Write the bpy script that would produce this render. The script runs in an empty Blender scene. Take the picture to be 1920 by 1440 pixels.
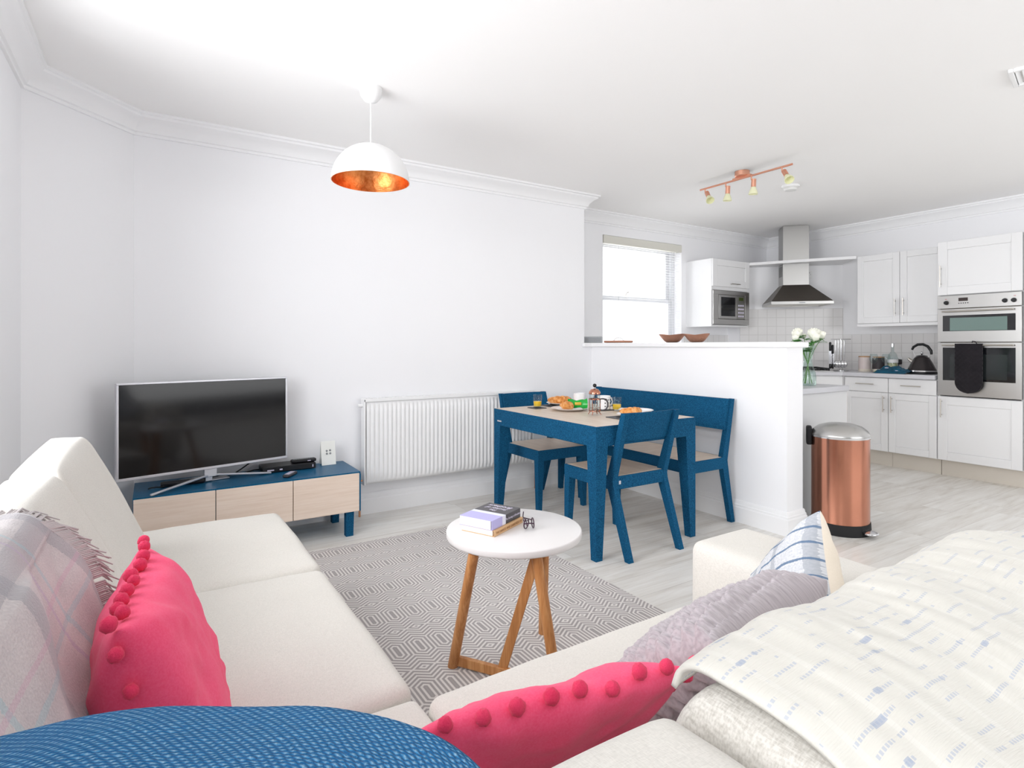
import bpy, bmesh, math, random
from mathutils import Vector, Matrix, noise
PI = math.pi
random.seed(7)
sc = bpy.context.scene
COL = sc.collection

# ------------------------------------------------------------------ materials
def lin(h):
    h = h.lstrip('#'); o = []
    for i in (0, 2, 4):
        c = int(h[i:i+2], 16) / 255.0
        o.append(c / 12.92 if c <= .04045 else ((c + .055) / 1.055) ** 2.4)
    return (o[0], o[1], o[2], 1.0)

class NT:
    """small helper round a material's node tree"""
    def __init__(s, name, rough=.5, metal=0., color=(.8, .8, .8, 1), spec=None, trans=0., ior=1.45, coat=0.):
        s.m = bpy.data.materials.new(name); s.m.use_nodes = True
        s.t = s.m.node_tree; s.b = s.t.nodes['Principled BSDF']
        s.b.inputs['Base Color'].default_value = color
        s.b.inputs['Roughness'].default_value = rough
        s.b.inputs['Metallic'].default_value = metal
        if spec is not None: s.b.inputs['Specular IOR Level'].default_value = spec
        s.b.inputs['Transmission Weight'].default_value = trans
        s.b.inputs['IOR'].default_value = ior
        s.b.inputs['Coat Weight'].default_value = coat
        s._tc = None
    def n(s, typ, **kw):
        nd = s.t.nodes.new(typ)
        for k, v in kw.items():
            if k in nd.inputs.keys() if isinstance(k, str) else False: pass
            setattr(nd, k, v)
        return nd
    def tc(s, out='Object'):
        if s._tc is None: s._tc = s.t.nodes.new('ShaderNodeTexCoord')
        return s._tc.outputs[out]
    def lk(s, a, b): s.t.links.new(a, b)
    def put(s, sock, v):
        if isinstance(v, bpy.types.NodeSocket): s.lk(v, sock)
        else: sock.default_value = v
    def M(s, op, a, b=0., c=0.):
        nd = s.t.nodes.new('ShaderNodeMath'); nd.operation = op
        s.put(nd.inputs[0], a); s.put(nd.inputs[1], b); s.put(nd.inputs[2], c)
        return nd.outputs[0]
    def sep(s, v):
        nd = s.t.nodes.new('ShaderNodeSeparateXYZ'); s.lk(v, nd.inputs[0]); return nd.outputs
    def comb(s, x, y, z=0.):
        nd = s.t.nodes.new('ShaderNodeCombineXYZ')
        for i, v in enumerate((x, y, z)): s.put(nd.inputs[i], v)
        return nd.outputs[0]
    def mapping(s, v, scale=(1, 1, 1), rot=(0, 0, 0), loc=(0, 0, 0)):
        nd = s.t.nodes.new('ShaderNodeMapping'); s.lk(v, nd.inputs['Vector'])
        nd.inputs['Scale'].default_value = scale; nd.inputs['Rotation'].default_value = rot; nd.inputs['Location'].default_value = loc
        return nd.outputs[0]
    def noise(s, v, scale, detail=2., rough=.5, dist=0.):
        nd = s.t.nodes.new('ShaderNodeTexNoise'); s.lk(v, nd.inputs['Vector'])
        nd.inputs['Scale'].default_value = scale; nd.inputs['Detail'].default_value = detail
        nd.inputs['Roughness'].default_value = rough; nd.inputs['Distortion'].default_value = dist
        return nd.outputs['Fac']
    def ramp(s, f, stops):
        nd = s.t.nodes.new('ShaderNodeValToRGB'); s.lk(f, nd.inputs[0]); e = nd.color_ramp.elements
        e[0].position, e[0].color = stops[0]; e[1].position, e[1].color = stops[-1]
        for p, c in stops[1:-1]:
            k = e.new(p); k.color = c
        return nd.outputs[0]
    def mix(s, f, a, b, blend='MIX'):
        nd = s.t.nodes.new('ShaderNodeMix'); nd.data_type = 'RGBA'; nd.blend_type = blend
        s.put(nd.inputs[0], f); s.put(nd.inputs[6], a); s.put(nd.inputs[7], b)
        return nd.outputs[2]
    def bump(s, h, strength=.3, dist=.002):
        nd = s.t.nodes.new('ShaderNodeBump'); s.lk(h, nd.inputs['Height'])
        nd.inputs['Strength'].default_value = strength; nd.inputs['Distance'].default_value = dist
        s.lk(nd.outputs[0], s.b.inputs['Normal'])
    def base(s, c): s.lk(c, s.b.inputs['Base Color'])

def plain(name, hexc, rough=.5, metal=0., spec=None, **k):
    return NT(name, rough, metal, lin(hexc), spec, **k).m

def m_paint(name, hexc, rough=.6):
    t = NT(name, rough, 0, lin(hexc), .3)
    n = t.noise(t.tc(), 60, 4); t.bump(n, .05, .001); return t.m
W_WALL = m_paint('wall_paint', '#F7F7F9', .7)
W_CEIL = m_paint('ceiling_paint', '#F9F8F7', .8)
W_TRIM = m_paint('trim_gloss', '#F8F8F9', .35)
SASHM = m_paint('sash_paint', '#D6D7DA', .4)

def m_fabric(name, c1, c2, scale=700, strength=.35, rough=.95, stripe=0.):
    t = NT(name, rough, 0, lin(c1), .1)
    t.b.inputs['Sheen Weight'].default_value = .15
    o = t.tc()
    a = t.noise(t.mapping(o, (scale, scale * .18, scale * .35)), 1., 2)
    b = t.noise(t.mapping(o, (scale * .18, scale, scale * .6)), 1., 2)
    h = t.M('ADD', a, b)
    f = t.M('MULTIPLY', h, .5)
    big = t.noise(o, 5., 2)
    f2 = t.M('ADD', t.M('MULTIPLY', f, 1.6), t.M('MULTIPLY', t.M('SUBTRACT', big, .5), .25))
    t.base(t.ramp(f2, [(.55, lin(c1)), (1.05 if False else .98, lin(c2))]))
    t.bump(h, strength, .0015); return t.m
SOFA = m_fabric('sofa_fabric', '#CFCBC4', '#DEDAD3', 800, .14)
SOFA_DK = m_fabric('sofa_frame_weave', '#B4AFA7', '#D3CFC8', 480, .4)
FELT = None
def m_felt(name, c1, c2, rough=.75):
    t = NT(name, rough, 0, lin(c1), .12)
    a = t.noise(t.tc(), 190, 3, .75)
    t.base(t.ramp(a, [(.38, lin(c1)), (.64, lin(c2))])); t.bump(a, .12, .001); return t.m
BLUE = m_felt('blue_stain', '#083A5A', '#1C628A')
BLUE_TOP = m_felt('blue_stain_top', '#0D4C70', '#1E678D', .28)
def m_wood(name, c1, c2, c3, scale=1., rough=.5, axis=(1, 14, 14), bump=.05):
    t = NT(name, rough, 0, lin(c2), .35)
    v = t.mapping(t.tc(), tuple(a * scale for a in axis))
    n1 = t.noise(v, 3., 5, .6, .6); n2 = t.noise(v, 14., 3, .5)
    f = t.M('ADD', t.M('MULTIPLY', n1, .75), t.M('MULTIPLY', n2, .25))
    t.base(t.ramp(f, [(.3, lin(c1)), (.5, lin(c2)), (.7, lin(c3))])); t.bump(f, bump, .001); return t.m
OAK = m_wood('limed_oak', '#C9B7A6', '#D6C5B5', '#E0D2C4', 1., .4, (14, 1, 14))
OAK_X = m_wood('limed_oak_front', '#E2CDBB', '#EBD8C8', '#F1E1D3', 1., .45, (1, 14, 26))
TEAK = m_wood('oiled_oak_legs', '#9A6236', '#BC8250', '#D5A06C', 1.2, .4, (16, 16, 1))
DARKWOOD = m_wood('lid_wood', '#A07850', '#B58B62', '#C49B72')
def m_floor():
    t = NT('whitewashed_planks', .38, 0, (.6, .6, .6, 1), .4)
    x, y, z = t.sep(t.tc())[:3]
    pw, pl = .19, 1.25
    r = t.M('FLOOR', t.M('DIVIDE', y, pw))
    rn = t.n('ShaderNodeTexWhiteNoise'); rn.noise_dimensions = '1D'; t.lk(r, rn.inputs['W'])
    xo = t.M('ADD', t.M('DIVIDE', x, pl), t.M('MULTIPLY', rn.outputs['Value'], 7.3))
    c = t.M('FLOOR', xo)
    w2 = t.n('ShaderNodeTexWhiteNoise'); w2.noise_dimensions = '2D'; t.lk(t.comb(c, r), w2.inputs['Vector'])
    off = t.M('MULTIPLY', w2.outputs['Value'], 20.)
    v = t.comb(t.M('ADD', t.M('MULTIPLY', x, 1.3), off), t.M('MULTIPLY', y, 13.), off)
    g = t.noise(v, 1.6, 6, .62, .5)
    g2 = t.noise(t.comb(t.M('MULTIPLY', x, 3.), t.M('MULTIPLY', y, 60.), off), 2., 3)
    f = t.M('ADD', t.M('ADD', t.M('MULTIPLY', g, .7), t.M('MULTIPLY', g2, .18)), t.M('MULTIPLY', w2.outputs['Value'], .12))
    col = t.ramp(f, [(.28, lin('#C6BFB5')), (.45, lin('#DFDBD5')), (.62, lin('#EDEBE7')), (.8, lin('#F4F2EF'))])
    fy = t.M('FRACT', t.M('DIVIDE', y, pw)); fx = t.M('FRACT', xo)
    ey = t.M('LESS_THAN', t.M('MINIMUM', fy, t.M('SUBTRACT', 1., fy)), .009)
    ex = t.M('LESS_THAN', t.M('MINIMUM', fx, t.M('SUBTRACT', 1., fx)), .0012)
    e = t.M('MAXIMUM', ey, ex)
    t.base(t.mix(t.M('MULTIPLY', e, .35), col, lin('#9A928A')))
    t.bump(t.M('SUBTRACT', f, e), .08, .001); return t.m
FLOORM = m_floor()
def m_rug():
    t = NT('flatweave_rug', .95, 0, (.7, .7, .7, 1), .1)
    x, y, z = t.sep(t.tc())[:3]
    a, b, k, L, per = .094, .30, .70, .030, .0172
    u = t.M('ABSOLUTE', t.M('SUBTRACT', t.M('MODULO', t.M('ADD', x, 94. * a), a), a / 2))
    u = t.M('SUBTRACT', a / 2, u)
    v = t.M('ABSOLUTE', t.M('SUBTRACT', t.M('MODULO', t.M('ADD', y, 30. * b + .09), b), b / 2))
    v = t.M('SUBTRACT', b / 2, v)
    F = t.M('MAXIMUM', u, t.M('DIVIDE', t.M('SUBTRACT', t.M('ADD', t.M('MULTIPLY', u, k), v), L), 1.22))
    s = t.M('FRACT', t.M('ADD', t.M('DIVIDE', F, per), -.25 + 3.))
    st = t.M('ABSOLUTE', t.M('SUBTRACT', s, .5))
    n = t.noise(t.mapping(t.tc(), (700, 260, 1)), 1., 2)
    q = t.M('ADD', st, t.M('MULTIPLY', t.M('SUBTRACT', n, .5), .12))
    col = t.ramp(q, [(.19, lin('#E4DFDC')), (.29, lin('#ABA5A4'))])
    t.base(col); t.bump(n, .5, .002); return t.m
RUG = m_rug()
def m_tile():
    t = NT('white_tiles', .15, 0, lin('#EEEDEC'), .5)
    uv = t.tc('UV')
    x, y = t.sep(uv)[:2]
    def e(q):
        f = t.M('FRACT', t.M('DIVIDE', q, .1)); return t.M('LESS_THAN', t.M('MINIMUM', f, t.M('SUBTRACT', 1., f)), .03)
    g = t.M('MAXIMUM', e(x), e(y))
    t.base(t.mix(g, lin('#EAE8E7'), lin('#D8D6D4'))); t.bump(t.M('SUBTRACT', 1., g), .3, .002); return t.m
TILE = m_tile()
CAB = plain('cabinet_white', '#EBEBEC', .35)
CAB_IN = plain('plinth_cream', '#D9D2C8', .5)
WORKTOP = plain('laminate_worktop', '#CDCDD2', .3)
def m_metal(name, hexc, rough, stretch=(1, 1, 200), amt=.15):
    t = NT(name, rough, 1., lin(hexc))
    n = t.noise(t.mapping(t.tc(), stretch), 3., 3)
    t.put(t.b.inputs['Roughness'], t.M('ADD', t.M('MULTIPLY', n, amt), rough - amt / 2)); return t.m
STEEL = m_metal('brushed_steel', '#C4C3C1', .32, (3, 3, 200))
STEEL_DK = m_metal('dark_brushed_steel', '#6E6862', .45, (3, 3, 200))
CHROME = plain('chrome', '#D8D8DA', .12, 1.)
SATIN = plain('satin_nickel', '#C9C4BD', .3, 1.)
COPPER = m_metal('copper_brushed', '#CB8C74', .19, (90, 90, 1), .10)
COPPER_S = plain('copper_satin', '#E8AD94', .38, 1.)
COPPER_L = None
def m_leaf():
    t = NT('copper_leaf', .36, 1., lin('#E08A48'))
    n = t.noise(t.tc(), 22, 5, .7); t.base(t.ramp(n, [(.3, lin('#C4662C')), (.6, lin('#F0A060'))]))
    t.bump(n, .5, .006); return t.m
COPPER_L = m_leaf()
BLACK = plain('black_plastic', '#17171A', .35)
BLACK_M = plain('black_matt', '#1B1B1D', .7)
SCREEN = plain('tv_glass', '#0C0B0D', .09, 0., .5)
OVENGLASS = plain('oven_glass', '#15161A', .07, 0., .9)
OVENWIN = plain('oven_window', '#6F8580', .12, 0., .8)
SILVER = plain('silver_plastic', '#CFCFD4', .3, .6)
WHITE = plain('white_plastic', '#F2F2F2', .4)
CREAMGL = plain('frosted_glass_shade', '#E8E8C4', .45)
RADW = plain('radiator_enamel', '#F4F4F4', .35)
TABLETOP = plain('white_lacquer', '#E2DFDE', .3)
PORC = plain('white_porcelain', '#F0EFF0', .15)
SLATE = NT('slate', .6, 0, lin('#4A4B4F')).m
JUICE = plain('orange_juice', '#F7C62A', .3)
def m_glass(name, tint='#FFFFFF', fac=.12, rough=.02):
    m = bpy.data.materials.new(name); m.use_nodes = True; t = m.node_tree; t.nodes.clear()
    o = t.nodes.new('ShaderNodeOutputMaterial'); mx = t.nodes.new('ShaderNodeMixShader')
    tr = t.nodes.new('ShaderNodeBsdfTransparent'); gl = t.nodes.new('ShaderNodeBsdfGlossy')
    lw = t.nodes.new('ShaderNodeLayerWeight'); lw.inputs[0].default_value = .25
    tr.inputs[0].default_value = lin(tint); gl.inputs['Roughness'].default_value = rough
    pw = t.nodes.new('ShaderNodeMath'); pw.operation = 'POWER'; t.links.new(lw.outputs['Facing'], pw.inputs[0]); pw.inputs[1].default_value = 2.2
    ml = t.nodes.new('ShaderNodeMath'); ml.operation = 'MULTIPLY_ADD'; t.links.new(pw.outputs[0], ml.inputs[0]); ml.inputs[1].default_value = min(.8, fac * 3.2); ml.inputs[2].default_value = .03
    t.links.new(ml.outputs[0], mx.inputs[0]); t.links.new(tr.outputs[0], mx.inputs[1]); t.links.new(gl.outputs[0], mx.inputs[2])
    t.links.new(mx.outputs[0], o.inputs[0]); return m
GLASS = m_glass('clear_glass', '#F7FAFA', .2)
GLASS_G = m_glass('green_tinted_glass', '#F3F9F7', .15)
PANE = m_glass('window_glass', '#FFFFFF', .05)
PINK = None
def m_cotton(name, c1, c2, sc_=300, bump=.25, sheen=.12):
    t = NT(name, .9, 0, lin(c1), .15); t.b.inputs['Sheen Weight'].default_value = sheen
    n = t.noise(t.tc(), sc_, 3, .6); big = t.noise(t.tc(), 6, 3)
    t.base(t.ramp(t.M('ADD', t.M('MULTIPLY', n, .5), t.M('MULTIPLY', big, .5)), [(.3, lin(c1)), (.7, lin(c2))]))
    t.bump(n, bump, .001); return t.m
PINK = m_cotton('pink_velvet', '#F04A72', '#F8688D')
POM = m_cotton('pompom_wool', '#D92F56', '#EE4B70', 500, 1.)
CREAMC = m_cotton('cream_cotton', '#E8DCCB', '#EFE5D6')
BLACKC = m_cotton('black_cotton', '#1E1C20', '#2A272B', 200)
TEALC = m_cotton('teal_bag', '#0F3B52', '#1E5E78', 40)
def m_blueknit():
    t = NT('blue_woven_wool', .95, 0, lin('#33668F'), .1); t.b.inputs['Sheen Weight'].default_value = .08
    x, y = t.sep(t.tc('UV'))[:2]
    x = t.M('MULTIPLY', x, 210.); y = t.M('MULTIPLY', y, 210.)
    nz = t.noise(t.mapping(t.tc('UV'), (38, 38, 38)), 1., 4, .65)
    x = t.M('ADD', x, t.M('MULTIPLY', nz, 3.)); y = t.M('ADD', y, t.M('MULTIPLY', nz, 2.6))
    rowp = t.M('FLOOR', y)
    a = t.M('ABSOLUTE', t.M('SUBTRACT', t.M('FRACT', t.M('ADD', t.M('MULTIPLY', x, .5), t.M('MULTIPLY', rowp, .5))), .5))
    bq = t.M('ABSOLUTE', t.M('SUBTRACT', t.M('FRACT', y), .5))
    h = t.M('SUBTRACT', t.M('MULTIPLY', a, 1.6), t.M('MULTIPLY', bq, 1.1))
    n = t.noise(t.mapping(t.tc('UV'), (380, 380, 1)), 1., 2)
    f = t.M('ADD', h, t.M('MULTIPLY', t.M('SUBTRACT', n, .5), .6))
    t.base(t.ramp(f, [(.0, lin('#2468A0')), (.3, lin('#4590C4')), (.8, lin('#A5CCE6'))]))
    t.bump(f, .9, .004); return t.m
BLUEK = m_blueknit()
def m_tartan():
    t = NT('tartan_wool', .97, 0, lin('#B7AEB0'), .1); t.b.inputs['Sheen Weight'].default_value = .5
    x, y = t.sep(t.tc('UV'))[:2]
    fz = t.noise(t.mapping(t.tc('UV'), (250, 250, 1)), 1., 3); blot = t.noise(t.mapping(t.tc('UV'), (9, 9, 1)), 1., 3)
    def line(q, per, off, w):
        f = t.M('FRACT', t.M('ADD', t.M('DIVIDE', q, per), off))
        d = t.M('ABSOLUTE', t.M('SUBTRACT', f, .5))
        return t.M('MULTIPLY', t.M('LESS_THAN', t.M('ADD', d, t.M('MULTIPLY', t.M('SUBTRACT', fz, .5), .02)), w), 1.)
    c = t.ramp(t.M('ADD', t.M('MULTIPLY', fz, .4), t.M('MULTIPLY', blot, .6)), [(.3, lin('#ABA2A5')), (.7, lin('#D3CBC9'))])
    for q, per, off, w, hx, am in ((x, .34, .2, .07, '#8E8C93', .55), (y, .30, .1, .08, '#8E8C93', .5), (x, .34, .62, .018, '#8FB9C0', .45), (y, .30, .55, .02, '#8FB9C0', .4),
                                   (x, .34, .75, .016, '#A88FB6', .4), (y, .30, .72, .018, '#C79AAE', .4)):
        c = t.mix(t.M('MULTIPLY', line(q, per, off, w), am), c, lin(hx))
    t.base(c); t.bump(fz, .5, .003); return t.m
TARTAN = m_tartan()
def m_creamthrow():
    t = NT('cream_throw', .95, 0, lin('#DCD8CC'), .1); t.b.inputs['Sheen Weight'].default_value = .2
    x, y = t.sep(t.tc('UV'))[:2]           # x along the ridge, y down the drape
    row = t.M('DIVIDE', y, .017)
    ri = t.M('FLOOR', row); rf = t.M('ABSOLUTE', t.M('SUBTRACT', t.M('FRACT', row), .5))
    wn = t.n('ShaderNodeTexWhiteNoise'); wn.noise_dimensions = '1D'; t.lk(ri, wn.inputs['W'])
    off = t.M('MULTIPLY', wn.outputs['Value'], 9.)
    dash = t.noise(t.comb(t.M('ADD', t.M('MULTIPLY', x, 26.), off), t.M('MULTIPLY', ri, 3.7)), 1., 2, .6)
    on = t.M('MULTIPLY', t.M('GREATER_THAN', dash, .52), t.M('LESS_THAN', rf, .11))
    knot = t.M('MULTIPLY', t.M('GREATER_THAN', dash, .66), t.M('LESS_THAN', rf, .19))
    tick = t.M('GREATER_THAN', t.M('FRACT', t.M('MULTIPLY', x, 210.)), .35)
    wv = t.noise(t.mapping(t.tc('UV'), (60, 600, 1)), 1., 2)
    rib = t.M('MULTIPLY', t.M('LESS_THAN', t.M('ABSOLUTE', t.M('SUBTRACT', t.M('FRACT', t.M('MULTIPLY', x, 21.)), .5)), .07), .5)
    c = t.mix(t.M('MULTIPLY', rib, .5), lin('#D2CFC7'), lin('#E0DED8'))
    c = t.mix(t.M('MULTIPLY', t.M('MULTIPLY', on, tick), .55), c, lin('#9FA8BC'))
    c = t.mix(t.M('MULTIPLY', knot, .65), c, lin('#97A1B6'))
    t.base(c); t.bump(t.M('ADD', wv, rib), .35, .002); return t.m
CREAMT = m_creamthrow()
def m_check():
    t = NT('blue_check_wool', .95, 0, lin('#C9CBD0'), .1)
    x, y = t.sep(t.tc('UV'))[:2]
    fz = t.noise(t.mapping(t.tc('UV'), (200, 200, 1)), 1., 3)
    def line(q, per, off, w):
        d = t.M('ABSOLUTE', t.M('SUBTRACT', t.M('FRACT', t.M('ADD', t.M('DIVIDE', q, per), off)), .5))
        return t.M('LESS_THAN', t.M('ADD', d, t.M('MULTIPLY', t.M('SUBTRACT', fz, .5), .06)), w)
    c = t.ramp(fz, [(.3, lin('#BDC0C6')), (.7, lin('#D9DADC'))])
    c = t.mix(t.M('MULTIPLY', line(x, .10, .1, .09), .6), c, lin('#9A9FA8'))
    c = t.mix(t.M('MULTIPLY', line(y, .042, .2, .07), .85), c, lin('#54708F'))
    c = t.mix(t.M('MULTIPLY', line(y, .40, .32, .03), .95), c, lin('#1F3557'))
    t.base(c); t.bump(fz, .4, .002); return t.m
CHECK = m_check()
def m_knit():
    t = NT('chunky_knit', .95, 0, lin('#BDB5B8'), .1); t.b.inputs['Sheen Weight'].default_value = .3
    n = t.noise(t.mapping(t.tc('UV'), (220, 90, 1)), 1., 3)
    t.base(t.ramp(n, [(.25, lin('#9C9398')), (.6, lin('#B9B1B5'))])); t.bump(n, .35, .002); return t.m
KNIT = m_knit()
LEAF = plain('leaf_green', '#3F7A34', .5); STEM = plain('stem_green', '#6E9A50', .5); ROSE = m_cotton('white_rose_petals', '#EFEEDD', '#FAFAF2', 60)
GREENW = plain('green_foil', '#18A53A', .25, 0.); GOLD = plain('gold_print', '#D9B84A', .3, .3)
def m_pastry():
    t = NT('baked_pastry', .5, 0, lin('#D58A44'), .3)
    n = t.noise(t.tc(), 45, 4); t.base(t.ramp(n, [(.3, lin('#B9692C')), (.5, lin('#DD9650')), (.75, lin('#F0C08A'))])); t.bump(n, .4, .003); return t.m
PASTRY = m_pastry()
PAPER = plain('paper_pages', '#F4F0E4', .8); BK_DARK = plain('book_grey', '#4A484C', .4); BK_LAV = plain('book_lavender', '#B7B2E0', .4); BK_WHITE = plain('book_pale', '#E2E4F2', .4)
BK_TAN = plain('book_tan', '#D9B183', .45); INK_W = plain('pale_ink', '#D9D3E6', .5); INK_B = plain('brown_ink', '#9A6B3C', .5); INK_G = plain('grey_ink', '#8A8F92', .6)

# ------------------------------------------------------------------ mesh builder
class MB:
    def __init__(s): s.v = []; s.f = []; s.uv = {}; s.mi = {}; s.cur = 0
    def face(s, ids, uv=None):
        if uv: s.uv[len(s.f)] = uv
        if s.cur: s.mi[len(s.f)] = s.cur
        s.f.append(tuple(ids))
    def hexa(s, p):          # 8 points: bottom ring 0-3, top ring 4-7
        b = len(s.v); s.v += [Vector(q) for q in p]
        for q in ((3, 2, 1, 0), (4, 5, 6, 7), (0, 1, 5, 4), (1, 2, 6, 5), (2, 3, 7, 6), (3, 0, 4, 7)): s.face([b + i for i in q])
        return s
    def box(s, x0, x1, y0, y1, z0, z1):
        return s.hexa([(x0, y0, z0), (x1, y0, z0), (x1, y1, z0), (x0, y1, z0), (x0, y0, z1), (x1, y0, z1), (x1, y1, z1), (x0, y1, z1)])
    def prism(s, poly, z0, z1, m=lambda x, y, z: (x, y, z)):
        b = len(s.v); n = len(poly)
        s.v += [Vector(m(x, y, z0)) for x, y in poly] + [Vector(m(x, y, z1)) for x, y in poly]
        s.face([b + i for i in range(n)][::-1]); s.face([b + n + i for i in range(n)])
        for i in range(n): s.face([b + i, b + (i + 1) % n, b + n + (i + 1) % n, b + n + i])
        return s
    def tube(s, pts, r, n=10, caps=True):
        pts = [Vector(p) for p in pts]; rs = r if isinstance(r, (list, tuple)) else [r] * len(pts)
        b = len(s.v); t0 = (pts[1] - pts[0]).normalized()
        up = Vector((0, 0, 1)) if abs(t0.z) < .9 else Vector((1, 0, 0)); a = t0.cross(up).normalized()
        for i, p in enumerate(pts):
            t = ((pts[min(i + 1, len(pts) - 1)] - pts[max(i - 1, 0)])).normalized()
            a = (a - t * a.dot(t)).normalized(); c = t.cross(a)
            for k in range(n):
                g = 2 * PI * k / n; s.v.append(p + (a * math.cos(g) + c * math.sin(g)) * rs[i])
        for i in range(len(pts) - 1):
            for k in range(n):
                k2 = (k + 1) % n; s.face([b + i * n + k, b + i * n + k2, b + (i + 1) * n + k2, b + (i + 1) * n + k])
        if caps:
            s.face([b + k for k in range(n)][::-1]); e = b + (len(pts) - 1) * n; s.face([e + k for k in range(n)])
        return s
    def lathe(s, prof, c=(0, 0, 0), n=32, m=None):
        b = len(s.v); k = len(prof); c = Vector(c)
        for i in range(n):
            a = 2 * PI * i / n
            for r, z in prof:
                q = Vector((r * math.cos(a), r * math.sin(a), z)); s.v.append((m @ q if m else q) + c)
        for i in range(n):
            j = (i + 1) % n
            for q in range(k - 1): s.face([b + i * k + q, b + j * k + q, b + j * k + q + 1, b + i * k + q + 1])
        return s
    def sphere(s, c, r, n=16, sc_=(1, 1, 1), disp=0., seed=0.):
        prof = [(math.sin(PI * i / n), -math.cos(PI * i / n)) for i in range(n + 1)]
        b = len(s.v); s.lathe(prof, (0, 0, 0), n * 2)
        for i in range(b, len(s.v)):
            q = s.v[i]; d = 1.
            if disp: d += disp * noise.noise(q * 3.1 + Vector((seed, seed, 0)))
            s.v[i] = Vector((c[0] + q.x * r * sc_[0] * d, c[1] + q.y * r * sc_[1] * d, c[2] + q.z * r * sc_[2] * d))
        return s
    def grid(s, fn, nu, nv, us=1., vs=1., close_u=False):
        b = len(s.v)
        for i in range(nu + 1):
            for j in range(nv + 1): s.v.append(Vector(fn(i / nu, j / nv)))
        for i in range(nu):
            for j in range(nv):
                q = [(i, j), (i + 1, j), (i + 1, j + 1), (i, j + 1)]
                s.face([b + x * (nv + 1) + y for x, y in q], [(x / nu * us, y / nv * vs) for x, y in q])
        return s
    def rbox(s, c, size, r=.03, n=14, crown=(0, 0, 0), fn=None):
        h = Vector(size) / 2; c = Vector(c)
        def pt(p):
            q = Vector((p[0] * h.x, p[1] * h.y, p[2] * h.z))
            inn = Vector([max(-(h[i] - r), min(h[i] - r, q[i])) for i in range(3)])
            d = q - inn; o = inn + d.normalized() * r
            u, v, w = o.x / h.x, o.y / h.y, o.z / h.z
            o.x += crown[0] * u * (1 - v * v) * (1 - w * w); o.y += crown[1] * v * (1 - u * u) * (1 - w * w); o.z += crown[2] * w * (1 - u * u) * (1 - v * v)
            if fn: o = Vector(fn(o, (u, v, w)))
            return o + c
        def sp(i, hh):   # denser near the edges
            t = -1 + 2 * i / n; e = r / hh
            return max(-1, min(1, math.copysign((1 - (1 - abs(t)) ** 1.5 * 1.0), t))) if abs(t) < 1 else t
        for ax in range(3):
            for sg in (-1, 1):
                a1, a2 = (ax + 1) % 3, (ax + 2) % 3; b = len(s.v)
                for i in range(n + 1):
                    for j in range(n + 1):
                        p = [0, 0, 0]; p[ax] = sg; p[a1] = sp(i, h[a1]); p[a2] = sp(j, h[a2]); s.v.append(pt(p))
                for i in range(n):
                    for j in range(n):
                        q = [b + i * (n + 1) + j, b + (i + 1) * (n + 1) + j, b + (i + 1) * (n + 1) + j + 1, b + i * (n + 1) + j + 1]
                        s.face(q if sg > 0 else q[::-1])
        return s
    def text(s, body, size, m, depth=.0006, align='CENTER', font_shear=0.):
        cu = bpy.data.curves.new('lettering_curve', 'FONT'); cu.body = body; cu.size = size; cu.extrude = depth; cu.align_x = align; cu.align_y = 'CENTER'; cu.shear = font_shear
        cu.resolution_u = 2
        o = bpy.data.objects.new('lettering_source', cu); COL.objects.link(o)
        dg = bpy.context.evaluated_depsgraph_get(); dg.update()
        me = bpy.data.meshes.new_from_object(o.evaluated_get(dg))
        b = len(s.v)
        for v in me.vertices: s.v.append(m @ v.co)
        for p in me.polygons: s.face([b + i for i in p.vertices])
        bpy.data.objects.remove(o); bpy.data.curves.remove(cu); bpy.data.meshes.remove(me)
        return s
    def map(s, fn, start=0):
        for i in range(start, len(s.v)): s.v[i] = Vector(fn(*s.v[i]))
        return s

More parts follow.
